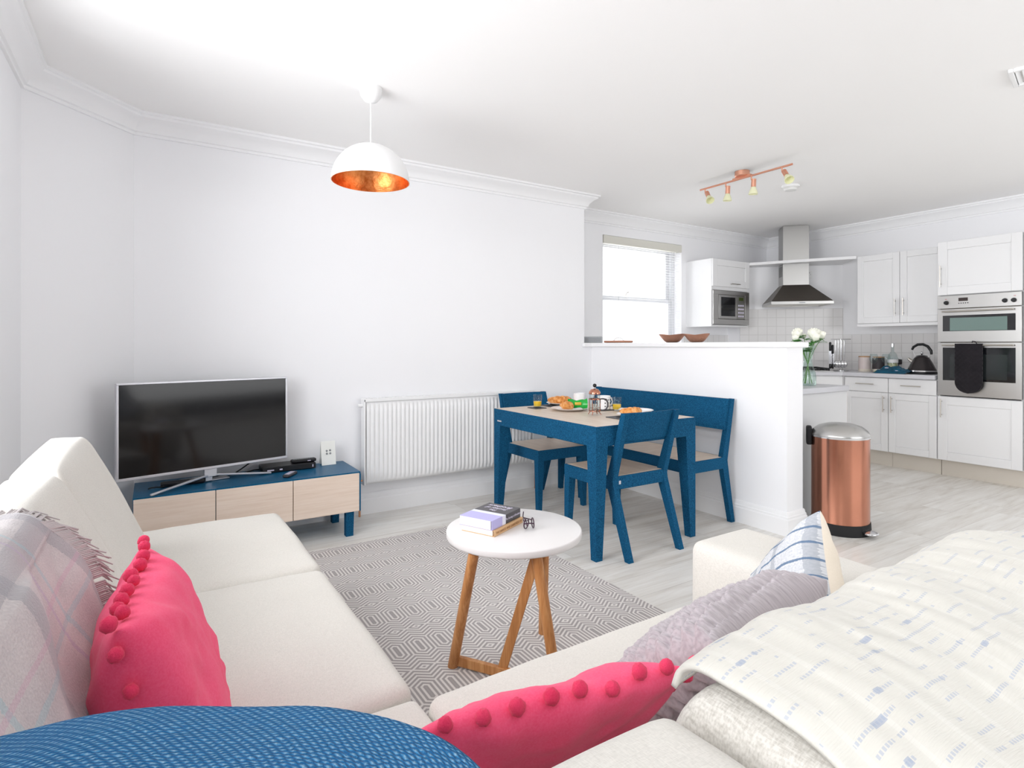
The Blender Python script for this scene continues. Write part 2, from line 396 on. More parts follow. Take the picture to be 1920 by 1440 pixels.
ROOT = {}
def settag(o, label=None, cat=None, group=None, kind=None):
    if label: o['label'] = label
    if cat: o['category'] = cat
    if group: o['group'] = group
    if kind: o['kind'] = kind
    return o
def thing(name, label, cat, loc=(0, 0, 0), rotz=0., group=None):
    o = bpy.data.objects.new(name, None); COL.objects.link(o); o.empty_display_size = .1
    o.location = loc; o.rotation_euler = (0, 0, rotz)
    ROOT[o.name] = Matrix.Translation(loc) @ Matrix.Rotation(rotz, 4, 'Z')
    return settag(o, label, cat, group)
def obj(name, mb, mat, parent=None, world=True, smooth=True, bevel=0., merge=0., subsurf=0, ang=40, segs=2, solid=0.):
    """world=True: the builder holds world coordinates; they are taken into the root's frame"""
    me = bpy.data.meshes.new(name)
    vs = [Vector(v) for v in mb.v]; off = None
    if parent is not None:
        r = parent
        while r.parent: r = r.parent
        if world:
            iv = ROOT.get(r.name, Matrix.Translation(r.location)).inverted(); vs = [iv @ v for v in vs]
    else:
        lo = [min(v[i] for v in vs) for i in range(3)]; hi = [max(v[i] for v in vs) for i in range(3)]
        off = Vector(((lo[0] + hi[0]) / 2, (lo[1] + hi[1]) / 2, lo[2])); vs = [v - off for v in vs]
    me.from_pydata(vs, [], mb.f)
    if mb.uv:
        ul = me.uv_layers.new(name='UVMap')
        for p in me.polygons:
            u = mb.uv.get(p.index)
            if u:
                for k, li in enumerate(p.loop_indices): ul.data[li].uv = u[k]
    for m in (mat if isinstance(mat, (list, tuple)) else [mat]): me.materials.append(m)
    for p in me.polygons:
        if p.index in mb.mi: p.material_index = mb.mi[p.index]
    bm = bmesh.new(); bm.from_mesh(me)
    if merge: bmesh.ops.remove_doubles(bm, verts=bm.verts, dist=merge)
    bmesh.ops.recalc_face_normals(bm, faces=bm.faces); bm.to_mesh(me); bm.free()
    if smooth:
        for p in me.polygons: p.use_smooth = True
        me.set_sharp_from_angle(angle=math.radians(ang))
    o = bpy.data.objects.new(name, me); COL.objects.link(o)
    if parent is not None: o.parent = parent
    else:
        o.location = off; ROOT[o.name] = Matrix.Translation(off)
    if solid:
        m = o.modifiers.new('solid', 'SOLIDIFY'); m.thickness = solid; m.offset = 0
    if bevel:
        m = o.modifiers.new('bevel', 'BEVEL'); m.width = bevel; m.segments = segs; m.limit_method = 'ANGLE'; m.angle_limit = math.radians(35)
    if subsurf:
        m = o.modifiers.new('sub', 'SUBSURF'); m.levels = m.render_levels = subsurf
    return o
def struct(name, mb, mat, **k):
    o = obj(name, mb, mat, **k)
    if o.parent is None: o['kind'] = 'structure'
    return o
def dup(root, loc, rotz, label=None, group=None):
    r = root.copy(); COL.objects.link(r); r.location = loc; r.rotation_euler = (0, 0, rotz)
    ROOT[r.name] = Matrix.Translation(loc) @ Matrix.Rotation(rotz, 4, 'Z')
    if label: r['label'] = label
    if group: r['group'] = group
    for ch in list(root.children):
        c = ch.copy(); COL.objects.link(c); c.parent = r
        for g in list(ch.children):
            d = g.copy(); COL.objects.link(d); d.parent = c
    return r
def sweep(path, prof, closed=False):
    """profile (offset to the right of travel, z) swept with mitred corners"""
    mb = MB(); P = [Vector((x, y)) for x, y in path]; n = len(P); k = len(prof); mit = []
    for i in range(n):
        d1 = (P[i] - P[i - 1]).normalized() if (i or closed) else None
        d2 = (P[(i + 1) % n] - P[i]).normalized() if (i < n - 1 or closed) else None
        if d1 is None: d1 = d2
        if d2 is None: d2 = d1
        n1 = Vector((d1.y, -d1.x)); n2 = Vector((d2.y, -d2.x)); m = (n1 + n2)
        m = m / max(m.dot(n1), 1e-6); mit.append(m)
    for i in range(n):
        for o, z in prof: q = P[i] + mit[i] * o; mb.v.append(Vector((q.x, q.y, z)))
    for i in range(n if closed else n - 1):
        j = (i + 1) % n
        for a in range(k): mb.face([i * k + a, j * k + a, j * k + (a + 1) % k, i * k + (a + 1) % k])
    if not closed:
        mb.face(list(range(k))); mb.face([(n - 1) * k + a for a in range(k)][::-1])
    return mb

# ------------------------------------------------------------------ room shell
H = 2.55
struct('floor', MB().box(-1.0, 6.9, -1.9, 4.7, -.1, 0), FLOORM, smooth=False)
struct('ceiling', MB().box(-1.0, 6.9, -1.9, 4.7, H, H + .12), W_CEIL, smooth=False)
XL, YA, YB, XC, YF = -.53, 4.0, 4.42, 6.65, -1.6
def wall_with_holes(axis, fixed0, fixed1, a0, a1, holes, z1=H):
    """wall slab between fixed0..fixed1 on one axis; holes = (a_from, a_to, z_from, z_to)"""
    mb = MB(); cur = a0
    def bx(p, q, r, t):
        if q - p < 1e-4 or t - r < 1e-4: return
        if axis == 'x': mb.box(fixed0, fixed1, p, q, r, t)
        else: mb.box(p, q, fixed0, fixed1, r, t)
    for (p, q, r, t) in holes:
        bx(cur, p, 0, z1); bx(p, q, 0, r); bx(p, q, t, z1); cur = q
    bx(cur, a1, 0, z1); return mb
struct('wall_left', wall_with_holes('x', XL - .25, XL, YF, 3.555, [(-1.3, -.1, .90, 2.35), (1.1, 2.9, .90, 2.35)]), W_WALL, smooth=False)  # opening behind the camera is added for the rear fill light
struct('wall_corner', MB().prism([(XL, 3.555), (-.09, YA), (-.09, YA + .35), (XL - .25, YA + .35), (XL - .25, 3.555)], 0, H), W_WALL, smooth=False)
struct('wall_back', MB().box(-.09, 3.30, YA, YA + .6, 0, H), W_WALL, smooth=False)
WX0, WX1, WZ0, WZ1 = 3.89, 5.06, 1.0, 2.335
struct('wall_kitchen_window', wall_with_holes('y', YB, YB + .25, 3.30, XC + .2, [(WX0, WX1, WZ0, WZ1)]), W_WALL, smooth=False)
struct('wall_right', MB().box(XC, XC + .2, YF, YB, 0, H), W_WALL, smooth=False)
struct('wall_front', wall_with_holes('y', YF - .2, YF, XL - .25, XC + .2, [(2.4, 5.6, .30, 2.30)]), m_paint('low_bounce_dark_paint', '#7C8086', .7), smooth=False)  # unseen wall, toned dark to cut bounce; opening added for fill light
struct('wall_diagonal', MB().prism([(6.65, 3.47), (6.65, 4.42), (5.87, 4.42), (5.87, 4.25)], 0, 2.118), W_WALL, smooth=False)
struct('wall_divider', MB().prism([(3.385, 2.11), (3.56, 2.11), (3.56, YB), (3.30, YB), (3.30, YA), (3.385, YA)], 0, 1.187), W_WALL, smooth=False)
cap = MB().prism([(3.360, 2.085), (3.590, 2.085), (3.590, YB), (3.302, YB), (3.302, 3.998), (3.272, 3.998), (3.272, 3.965), (3.360, 3.965)], 1.187, 1.224)
struct('trim_1', cap, W_TRIM, bevel=.008, segs=3)
room = [(XL, YF), (XL, 3.555), (-.09, YA), (3.30, YA), (3.30, YB), (XC, YB), (XC, YF)]
corn = [(0, H), (.105, H), (.105, H - .014), (.092, H - .018), (.088, H - .03), (.06, H - .045), (.035, H - .072), (.026, H - .098), (.014, H - .102), (.014, H - .118), (0, H - .118)]
struct('trim_2', sweep(room, corn), W_TRIM, smooth=True, ang=25)
base = [(0, 0), (.020, 0), (.020, .100), (.016, .108), (.016, .118), (.011, .124), (.009, .140), (.004, .148), (0, .148)]
struct('baseboard_back', sweep([(XL, YF), (XL, 3.555), (-.09, YA), (3.385, YA), (3.385, 2.11), (3.56, 2.11), (3.56, 2.262)], base), W_TRIM, ang=25)
struct('baseboard_front', sweep([(6.12, YF), (XL, YF)], base), W_TRIM, ang=25)
# tiled splashbacks
def uvslab(p, q, z0, z1, th, uoff=0.):
    p = Vector((p[0], p[1], 0)); q = Vector((q[0], q[1], 0)); d = (q - p); L = d.length; nrm = Vector((d.y, -d.x, 0)).normalized() * th
    mb = MB(); a = [p + nrm, q + nrm, q, p]
    b = [(v.x, v.y, z0) for v in a] + [(v.x, v.y, z1) for v in a]
    mb.hexa(b)
    for i in range(6): mb.uv[i] = [(0, 0), (0, 0), (0, 0), (0, 0)]
    mb.uv[2] = [(uoff, 0), (L + uoff, 0), (L + uoff, z1 - z0), (uoff, z1 - z0)]
    return mb
struct('trim_3', uvslab((5.87, 4.25), (6.65, 3.47), .925, 1.625, .008), TILE, smooth=False)
struct('trim_4', uvslab((6.65, 3.465), (6.65, 2.35), .925, 1.325, .008), TILE, smooth=False)
struct('trim_5', uvslab((5.10, YB), (5.87, YB), .925, 1.325, .008), TILE, smooth=False)
# windows
def sash(name, mp, w, z0, z1, meet, label=None):
    """mp(u, depth, z) -> world, depth grows to the outside"""
    f = MB()
    f.box(0, .045, 0, .09, z0, z1); f.box(w - .045, w, 0, .09, z0, z1); f.box(.045, w - .045, 0, .09, z1 - .045, z1); f.box(.045, w - .045, 0, .09, z0, z0 + .045); f.map(mp)
    root = struct(name, f, SASHM, bevel=.004)
    s1 = MB(); lo, hi = meet - .02, z1 - .045
    for (a, b, d0) in ((lo, hi, .05), (z0 + .045, meet + .02, .012)):
        s1.box(.045, .09, d0, d0 + .032, a, b); s1.box(w - .09, w - .045, d0, d0 + .032, a, b); s1.box(.09, w - .09, d0, d0 + .032, b - .045, b); s1.box(.09, w - .09, d0, d0 + .032, a, a + .05)
    s1.map(mp); obj('window_sash', s1, SASHM, root, bevel=.003)
    g = MB().box(.09, w - .09, .064, .067, lo + .05, hi - .045).box(.09, w - .09, .026, .029, z0 + .095, meet - .025); g.map(mp); obj('window_pane', g, PANE, root, smooth=False)
    return root
wk = sash('window_1', lambda u, d, z: (WX0 + u, YB + .10 + d, z), WX1 - WX0, WZ0, WZ1, 1.70)
obj('window_sill', MB().box(WX0 - .04, WX1 + .04, YB - .03, YB + .10, WZ0 - .03, WZ0 + .001), W_TRIM, wk, bevel=.006)
obj('sash_catch', MB().tube([(4.30, YB + .10, 1.74), (4.30, YB + .085, 1.765), (4.33, YB + .085, 1.775)], .006), SATIN, wk)
sash('added_window_rear', lambda u, d, z: (XL - .13 - d, -1.3 + u, z), 1.2, .90, 2.35, 1.6)  # added unseen window, frames the rear fill light
sash('window_3', lambda u, d, z: (XL - .13 - d, 1.1 + u, z), 1.8, .90, 2.35, 1.6)
sash('added_window_front', lambda u, d, z: (2.4 + u, YF - .1 - d, z), 3.2, .30, 2.30, 1.30)  # added unseen window, frames the front fill light
# kitchen blind
bl = thing('venetian_blind', 'white venetian blind with open slats hanging in the kitchen window', 'blind', ((WX0 + WX1) / 2, YB + .05, WZ1))
obj('headrail', MB().box(WX0 + .006, WX1 - .006, YB - .012, YB + .055, WZ1 - .085, WZ1 - .004), m_paint('headrail_cream', '#DDDBD2', .5), bl, bevel=.004)
sl = MB(); z = WZ1 - .105
while z > WZ0 + .04:
    sl.box(WX0 + .015, WX1 - .015, YB + .006, YB + .028, z, z + .001); z -= .028
obj('slats', sl, WHITE, bl, smooth=False)
obj('bottom_rail', MB().box(WX0 + .015, WX1 - .015, YB + .004, YB + .031, WZ0 + .012, WZ0 + .03), WHITE, bl, bevel=.003)
for x in (WX0 + .22, WX1 - .16): obj('cord', MB().tube([(x, YB + .003, WZ1 - .09), (x, YB + .003, WZ0 + .03)], .0012, 5), INK_G, bl)
cm = MB()
cm.tube([(WX1 - .10, YB - .004, WZ1 - .09), (WX1 - .10, YB - .004, 1.35)], .003, 6); obj('tilt_wand', cm, WHITE, bl)

# ------------------------------------------------------------------ radiator
RX0, RX1, RZ0, RZ1, RY = 1.25, 2.69, .222, .828, 3.91
rad = thing('radiator', 'long white ribbed panel radiator mounted low on the back wall', 'radiator', ((RX0 + RX1) / 2, YA - .05, RZ0))
nr = 43; pt_ = []
def ribfn(u, v):
    x = RX0 + .02 + u * (RX1 - RX0 - .04); z = RZ0 + .006 + v * (RZ1 - RZ0 - .03)
    e = min(v, 1 - v) * (RZ1 - RZ0); k = max(0, min(1, (e - .028) / .022)); k = k * k * (3 - 2 * k)
    w = .5 - .5 * math.cos(2 * PI * nr * u); w = w ** .6
    return (x, RY + .012 - .012 * w * k, z)
rp = MB().grid(ribfn, nr * 10, 24)
obj('front_panel', rp, RADW, rad, merge=0, ang=60, solid=.002)
obj('back_panel', MB().box(RX0 + .02, RX1 - .02, RY + .055, RY + .062, RZ0 + .01, RZ1 - .03), RADW, rad)
for x0 in (RX0, RX1 - .012): obj('side_panel', MB().box(x0, x0 + .012, RY - .004, RY + .066, RZ0, RZ1 - .004), RADW, rad, bevel=.003)
g = MB().box(RX0, RX1, RY - .004, RY + .0, RZ1 - .022, RZ1)
g.box(RX0, RX1, RY + .062, RY + .066, RZ1 - .022, RZ1)
for i in range(60):
    x = RX0 + .01 + i * (RX1 - RX0 - .02) / 59; g.box(x - .003, x + .003, RY, RY + .062, RZ1 - .008, RZ1)
obj('top_grille', g, RADW, rad, bevel=.001)
for x in (RX0 + .2, RX1 - .24): obj('bracket', MB().box(x, x + .04, RY + .062, YA - .002, .4, .75), RADW, rad)
obj('bleed_valve', MB().tube([(RX0 - .03, RY + .035, RZ1 - .05), (RX0 + .0, RY + .035, RZ1 - .05)], .012), WHITE, rad)
obj('valve', MB().lathe([(0, .045), (.016, .045), (.018, .03), (.018, -.02), (.012, -.03), (.009, -.05), (0, -.05)], (RX1 + .035, RY + .035, .24), 20).tube([(RX1 - .002, RY + .035, .25), (RX1 + .035, RY + .035, .25)], .009), WHITE, rad)
CUPIPE = m_metal('copper_pipe', '#D9A07A', .35)
obj('pipe', MB().tube([(RX1 + .035, RY + .035, .21), (RX1 + .035, RY + .035, .10), (RX1 + .035, RY + .035, .0)], .0075), CUPIPE, rad)
obj('pipe', MB().tube([(RX0 - .02, RY + .035, .0), (RX0 - .02, RY + .035, .2), (RX0 - .02, RY + .035, .25), (RX0 + .0, RY + .035, .25)], .0075), CUPIPE, rad)

# ------------------------------------------------------------------ ceiling lights
pd = thing('pendant_lamp', 'white dome pendant lamp lined with copper leaf hanging by the back wall', 'lamp', (.97, 2.92, H))
PX, PY = .97, 2.92
obj('ceiling_rose', MB().lathe([(0, H), (.058, H), (.060, H - .012), (.052, H - .045), (.034, H - .068), (.012, H - .078), (0, H - .079)], (PX, PY, 0), 36), WHITE, pd)
obj('cord', MB().tube([(PX, PY, H - .07), (PX, PY, 2.25)], .0035, 8), WHITE, pd)
R = .2; pr = [(R * math.sin(a), 2.058 + R * math.cos(a) * .98) for a in [i * PI / 2 / 24 for i in range(25)]]
obj('shade', MB().lathe(pr, (PX, PY, 0), 64), WHITE, pd, ang=80)
pri = [((R - .004) * math.sin(a), 2.058 + (R - .004) * math.cos(a) * .98) for a in [i * PI / 2 / 24 for i in range(25)]] + [(R, 2.058)]
obj('copper_lining', MB().lathe(pri, (PX, PY, 0), 64), COPPER_L, pd, ang=80)
obj('bulb', MB().lathe([(0, 2.115), (.018, 2.118), (.03, 2.14), (.03, 2.155), (.018, 2.19), (.013, 2.2), (.013, 2.235)], (PX, PY, 0), 24), GLASS, pd, ang=80)
obj('lamp_holder', MB().lathe([(0, 2.215), (.018, 2.215), (.018, 2.25), (0, 2.252)], (PX, PY, 0), 20), WHITE, pd)

tk = thing('track_light', 'copper ceiling spotlight bar with four cream glass shades', 'spotlight', (3.87, 2.77, H))
TX = 3.87
obj('ceiling_base', MB().lathe([(0, H), (.055, H), (.055, H - .035), (.05, H - .04), (0, H - .04)], (TX, 2.78, 0), 36), COPPER_S, tk)
obj('rail', MB().tube([(TX, 2.37, H - .052), (TX, 3.18, H - .052)], .0075, 10).box(TX - .012, TX + .012, 2.70, 2.86, H - .052, H - .038), COPPER_S, tk)
for y, tilt, az in ((3.13, 42, 2.6), (2.93, 3, 0.), (2.70, 3, 0.), (2.45, 42, 2.6)):
    c = Vector((TX, y, H - .085)); rot = Matrix.Rotation(az, 3, 'Z') @ Matrix.Rotation(math.radians(tilt), 3, 'X')
    st = obj('spot_head', MB().lathe([(0, .012), (.018, .012), (.018, -.048), (.0, -.048)], c + Vector((0, -.02, -.01)), 20, rot).tube([(TX, y, H - .052), (TX, y, H - .085)], .005, 8), COPPER_S, tk)
    obj('glass_shade', MB().lathe([(0, -.047), (.016, -.048), (.021, -.06), (.030, -.085), (.034, -.103), (.031, -.103), (.018, -.062), (0, -.056)], c + Vector((0, -.02, -.01)), 24, rot), CREAMGL, st)
sm = thing('smoke_detector', 'round white smoke detector on the ceiling beside the copper spotlights', 'smoke detector', (4.56, 2.81, H))
obj('base_ring', MB().lathe([(0, H), (.070, H), (.070, H - .016), (0, H - .016)], (4.56, 2.81, 0), 36), WHITE, sm)
obj('sensor_cover', MB().lathe([(.062, H - .016), (.062, H - .02), (.052, H - .024), (.052, H - .03), (.046, H - .04), (0, H - .044)], (4.56, 2.81, 0), 36), plain('detector_white', '#E6E6E4', .5), sm)
vt = thing('ceiling_vent', 'small white slatted vent on the ceiling at the far right edge', 'vent', (3.68, .965, H), .2)
obj('vent_frame', MB().box(-.12, .12, -.12, -.10, -.018, 0).box(-.12, .12, .10, .12, -.018, 0).box(-.12, -.10, -.10, .10, -.018, 0).box(.10, .12, -.10, .10, -.018, 0), WHITE, vt, world=False, bevel=.003)
v_ = MB()
for i in range(8): v_.hexa([(-.10, -.095 + i * .025, -.004), (.10, -.095 + i * .025, -.004), (.10, -.080 + i * .025, -.014), (-.10, -.080 + i * .025, -.014), (-.10, -.093 + i * .025, -.002), (.10, -.093 + i * .025, -.002), (.10, -.078 + i * .025, -.012), (-.10, -.078 + i * .025, -.012)])
obj('vent_slats', v_, WHITE, vt, world=False)

# ------------------------------------------------------------------ television corner
ts = thing('tv_stand', 'low blue media unit with three pale oak doors under the television', 'tv stand', (.52, 3.76, 0))
SX0, SX1, SY0, SY1, SZ0, SZ1 = -.085, 1.118, 3.56, 3.965, .155, .402
obj('carcass', MB().box(SX0, SX1, SY0 + .006, SY1, SZ1 - .012, SZ1).box(SX0, SX1, SY0 + .022, SY1, SZ0, SZ0 + .012).box(SX0, SX0 + .012, SY0 + .006, SY1, SZ0 + .012, SZ1 - .012).box(SX1 - .008, SX1, SY0 + .0, SY1, SZ0 + .0, SZ1 - .012).box(SX0 + .012, SX1 - .012, SY0 + .03, SY1, SZ0 + .012, SZ1 - .012), BLUE_TOP, ts, smooth=False)
for a, b in ((SX0 + .003, .299), (.303, .709), (.713, SX1 - .009)):
    obj('door', MB().box(a, b, SY0, SY0 + .018, SZ0 + .001, SZ1 - .008), OAK_X, ts, bevel=.0015)
for x in (SX0 + .05, 1.03):
    for y in (3.575, 3.90): obj('leg', MB().hexa([(x, y, 0), (x + .045, y, 0), (x + .045, y + .045, 0), (x, y + .045, 0), (x, y, SZ0), (x + .05, y, SZ0), (x + .05, y + .045, SZ0), (x, y + .045, SZ0)]), BLUE, ts, smooth=False)
tva = math.atan2(.225, .895)
tv = thing('television', 'large flat screen television with silver frame on a splayed stand', 'television', (.285, 3.757, SZ1 + .001), tva)
tw, tz0, tz1 = .92, .078, .598
fr = MB(); b_ = .011
for q in ((-tw / 2, tw / 2, tz0, tz0 + b_ + .004), (-tw / 2, tw / 2, tz1 - b_, tz1), (-tw / 2, -tw / 2 + b_, tz0 + b_ + .004, tz1 - b_), (tw / 2 - b_, tw / 2, tz0 + b_ + .004, tz1 - b_)): fr.box(q[0], q[1], -.014, .022, q[2], q[3])
obj('bezel', fr, SILVER, tv, world=False, bevel=.002)
obj('screen', MB().box(-tw / 2 + b_, tw / 2 - b_, -.010, .0, tz0 + b_ + .004, tz1 - b_), SCREEN, tv, world=False, smooth=False)
obj('back_cover', MB().box(-tw / 2 + .01, tw / 2 - .01, .0, .022, tz0 + .006, tz1 - .006).box(-.3, .3, .022, .05, tz0 + .05, tz0 + .36), BLACK, tv, world=False, bevel=.004)
vb = MB()
for e in ((-.33, -.13), (.33, -.06)):
    d = Vector((e[0], e[1], 0)); nn = Vector((-d.y, d.x, 0)).normalized() * .011
    a0 = Vector((.01 if e[0] > 0 else -.0, 0.01, 0)); n2 = nn * .7
    z0 = .002
    vb.hexa([a0 - nn + Vector((0, 0, .035)), a0 + nn + Vector((0, 0, .035)), a0 + d + n2 + Vector((0, 0, z0)), a0 + d - n2 + Vector((0, 0, z0)),
             a0 - nn + Vector((0, 0, .047)), a0 + nn + Vector((0, 0, .047)), a0 + d + n2 + Vector((0, 0, z0 + .011)), a0 + d - n2 + Vector((0, 0, z0 + .011))])
vb.box(-.03, .04, -.005, .018, .03, tz0 + .004).box(-.12, .12, .02, .16, 0, .008).box(-.02, .02, .01, .05, .004, .08)
obj('stand', vb, SILVER, tv, world=False, bevel=.003)
bx_ = thing('disc_player', 'flat black disc player on the blue media unit beside the television', 'disc player', (.74, 3.88, SZ1 + .001), .02)
obj('case', MB().box(-.16, .16, -.07, .075, .003, .038), BLACK, bx_, world=False, bevel=.003)
for q_ in ((-.135, -.095, .014, .021), (-.062, -.045, .014, .022), (.138, .144, .012, .028)): obj('front_mark', MB().box(q_[0], q_[1], -.0712, -.0695, q_[2], q_[3]), INK_W, bx_, world=False, smooth=False)
rc2 = thing('remote_control', 'black remote control lying on top of the disc player', 'remote control', (.835, 3.865, SZ1 + .040), .02)
obj('body', MB().rbox((0, 0, .011), (.155, .05, .022), .009, 8), BLACK, rc2, world=False, merge=.0001)
k_ = MB()
for i in range(9):
    for j in range(2): k_.box(-.065 + i * .014, -.056 + i * .014, -.014 + j * .014, -.006 + j * .014, .021, .0235)
obj('buttons', k_, INK_G, rc2, world=False); obj('label_print', MB().box(.02, .04, -.0262, -.0245, .008, .013), INK_W, rc2, world=False)
rc = thing('remote_control', 'small grey remote control lying in front of the disc player', 'remote control', (.715, 3.675, SZ1 + .001), .95)
obj('body', MB().rbox((0, 0, .009), (.125, .042, .018), .008, 8), plain('charcoal_plastic', '#3A383C', .4), rc, world=False, merge=.0001)
k_ = MB()
for i in range(6):
    for j in range(3): k_.box(-.045 + i * .015, -.037 + i * .015, -.013 + j * .010, -.006 + j * .010, .017, .0195)
obj('buttons', k_, INK_W, rc, world=False)
cd = thing('greeting_card', 'white folded card with four small motifs at the end of the media unit', 'card', (1.0, 3.90, SZ1 + .001), .02)
obj('card_sheet', MB().hexa([(-.047, -.03, 0), (.047, -.03, 0), (.047, -.0288, 0), (-.047, -.0288, 0), (-.047, .004, .155), (.047, .004, .155), (.047, .0052, .155), (-.047, .0052, .155)]).hexa([(-.047, .035, 0), (.047, .035, 0), (.047, .0362, 0), (-.047, .0362, 0), (-.047, .004, .155), (.047, .004, .155), (.047, .0055, .155), (-.047, .0055, .155)]), plain('card_white', '#F4F4EE', .7), cd, world=False, smooth=False)
mt = MB()
for cx_, cz_ in ((-.010, .092), (.012, .094), (-.010, .074), (.012, .074)):
    for k in range(5):
        a = k * 1.2566 + cx_ * 90; mt.sphere((cx_ + .0045 * math.cos(a), -.03 + (cz_ + .0045 * math.sin(a)) * .219 - .0016, cz_ + .0045 * math.sin(a)), .0028, 5)
obj('printed_motif', mt, INK_G, cd, world=False)
cb = MB()
def wob(p0, p1, n, amp, seed):
    o = []
    for i in range(n + 1):
        t = i / n; q = Vector(p0).lerp(Vector(p1), t)
        q.y += amp * noise.noise(Vector((t * 4, seed, 0))); q.x += amp * noise.noise(Vector((t * 4, 0, seed))); o.append(q)
    return o
cb.tube(wob((-.02, 3.70, .41), (.20, 3.86, .41), 14, .05, 1.3), .004, 6).tube(wob((.10, 3.80, .41), (.42, 3.88, .412), 14, .06, 3.1), .004, 6).tube([(.42, 3.86, .412), (.47, 3.87, .44), (.52, 3.88, .47), (.56, 3.90, .485)], .004, 6).tube(wob((.40, 3.84, .41), (.60, 3.95, .41), 14, .05, 5.1), .004, 6)
settag(obj('cable', cb, BLACK), 'tangled black cables lying behind the television stand', 'cable')
settag(obj('extension_block', MB().rbox((.15, 3.765, .417), (.22, .045, .028), .008, 6, fn=None), BLACK, merge=.0001), 'narrow black extension block under the television screen', 'extension block')

# ------------------------------------------------------------------ rug
def rugf(u, v):
    return (.05 + u * 1.89, 1.0 + v * 2.4, .009 + .0015 * noise.noise(Vector((u * 5, v * 5, 0))))
mb = MB().box(.05, 1.94, 1.0, 3.40, .001, .010)
settag(obj('rug', mb, RUG, bevel=.003), 'flat woven grey and ivory rug with elongated hexagon pattern under the coffee table', 'rug')

# ------------------------------------------------------------------ dining table, chairs, bench
DT = thing('dining_table', 'blue dining table with pale oak top laid for breakfast', 'table', (2.485, 2.97, 0))
X0, X1, Y0, Y1 = 2.078, 2.892, 2.415, 3.525
obj('tabletop', MB().box(X0 + .004, X1 - .004, Y0 + .004, Y1 - .004, .728, .75), OAK, DT, bevel=.001)
ap = MB(); w = .028
ap.box(X0, X1, Y0, Y0 + w, .635, .749).box(X0, X1, Y1 - w, Y1, .635, .749).box(X0, X0 + w, Y0 + w, Y1 - w, .635, .749).box(X1 - w, X1, Y0 + w, Y1 - w, .635, .749)
obj('apron', ap, BLUE, DT, bevel=.001)
for sx, x in ((1, X0), (-1, X1)):
    for sy, y in ((1, Y0), (-1, Y1)):
        e = .0008
        obj('leg', MB().hexa([(x - e * sx, y - e * sy, 0), (x + .045 * sx, y - e * sy, 0), (x + .045 * sx, y + .045 * sy, 0), (x - e * sx, y + .045 * sy, 0),
                              (x - e * sx, y - e * sy, .748), (x + .088 * sx, y - e * sy, .70), (x + .088 * sx, y + .088 * sy, .70), (x - e * sx, y + .088 * sy, .748)]), BLUE, DT, smooth=False)
obj('maker_label', MB().box(X0 - .0015, X0, Y1 - .10, Y1 - .045, .662, .672), SILVER, DT, smooth=False)
def seatset(name, label, cat, width, fy, by, footy, topy, topz, plank_z, curved, loc, rotz, group=None, thick=.018, ob=.018):
    r = thing(name, label, cat, loc, rotz, group)
    hw = width / 2
    obj('seat', MB().box(-hw + .012, hw - .012, by + .012, fy - .012, .438, .4515), OAK, r, world=False, bevel=.001)
    a = MB(); w = .02
    a.box(-hw, hw, fy - w, fy, .375, .45).box(-hw, hw, by, by + w, .375, .45).box(-hw, -hw + w, by + w, fy - w, .375, .45).box(hw - w, hw, by + w, fy - w, .375, .45)
    obj('seat_frame', a, BLUE, r, world=False, bevel=.001)
    for s in (-1, 1):
        x = s * hw; i = -s; e = .0006 * s
        obj('leg', MB().hexa([(x + e, fy, 0), (x + e, fy - .032, 0), (x + i * .032, fy - .032, 0), (x + i * .032, fy, 0), (x + e, fy + .0006, .445), (x + e, fy - .052, .40), (x + i * .052, fy - .052, .40), (x + i * .052, fy + .0006, .445)]), BLUE, r, world=False, smooth=False)
        # rear leg running up into the back post
        pts = [(footy, 0), (footy + .034, 0), (by + .052, .40), (by + .050, .45), (topy + .030, topz), (topy, topz), (by + .0, .43), (by - .004, .40)]
        m = MB().prism(pts, 0, .036, lambda p, q, z, x=x, i=i: (x + i * z - .0006 * i, p, q))
        obj('leg', m, BLUE, r, world=False, smooth=False)
    def lean(z): return by + .050 + (topy + .030 - by - .050) * (z - .45) / (topz - .45)
    n = 16
    def pf(u, v, front):
        x = (-hw + .010) + u * (2 * hw - .020); z = plank_z + v * (topz - plank_z)
        c = (1 - (2 * u - 1) ** 2) * (.028 if curved else 0)
        return (x, lean(z) - c + (thick if front else 0) - .003, z)
    m = MB()
    for fr_ in (0, 1): m.grid(lambda u, v: pf(u, v, fr_), n, 1)
    k = 2 * (n + 1); o0 = 0; o1 = k
    for i in range(n):
        for j in (0, 1): m.face([i * 2 + j, (i + 1) * 2 + j, k + (i + 1) * 2 + j, k + i * 2 + j])
    for i in (0, n): m.face([i * 2, i * 2 + 1, k + i * 2 + 1, k + i * 2])
    m.uv = {}
    obj('backrest', m, BLUE, r, world=False, ang=30)
    return r
ch = seatset('dining_chair', 'blue dining chair at the near end of the table, back turned to us', 'chair', .44, .215, -.235, -.365, -.335, .82, .655, True, (2.435, 2.665, 0), 0, 'blue dining chairs')
lb = obj('maker_label', MB().box(-.175, -.160, -.2365, -.235, .405, .425), SILVER, ch, world=False, smooth=False)
dup(ch, (2.54, 3.535, 0), PI, 'blue dining chair tucked under the far end of the table, in front of the radiator')
seatset('dining_bench', 'long blue bench with oak seat and solid backrest against the half-height wall', 'bench', 1.39, .20, -.18, -.257, -.255, .838, .632, False, (3.10, 3.165, 0), PI / 2, None, .02)

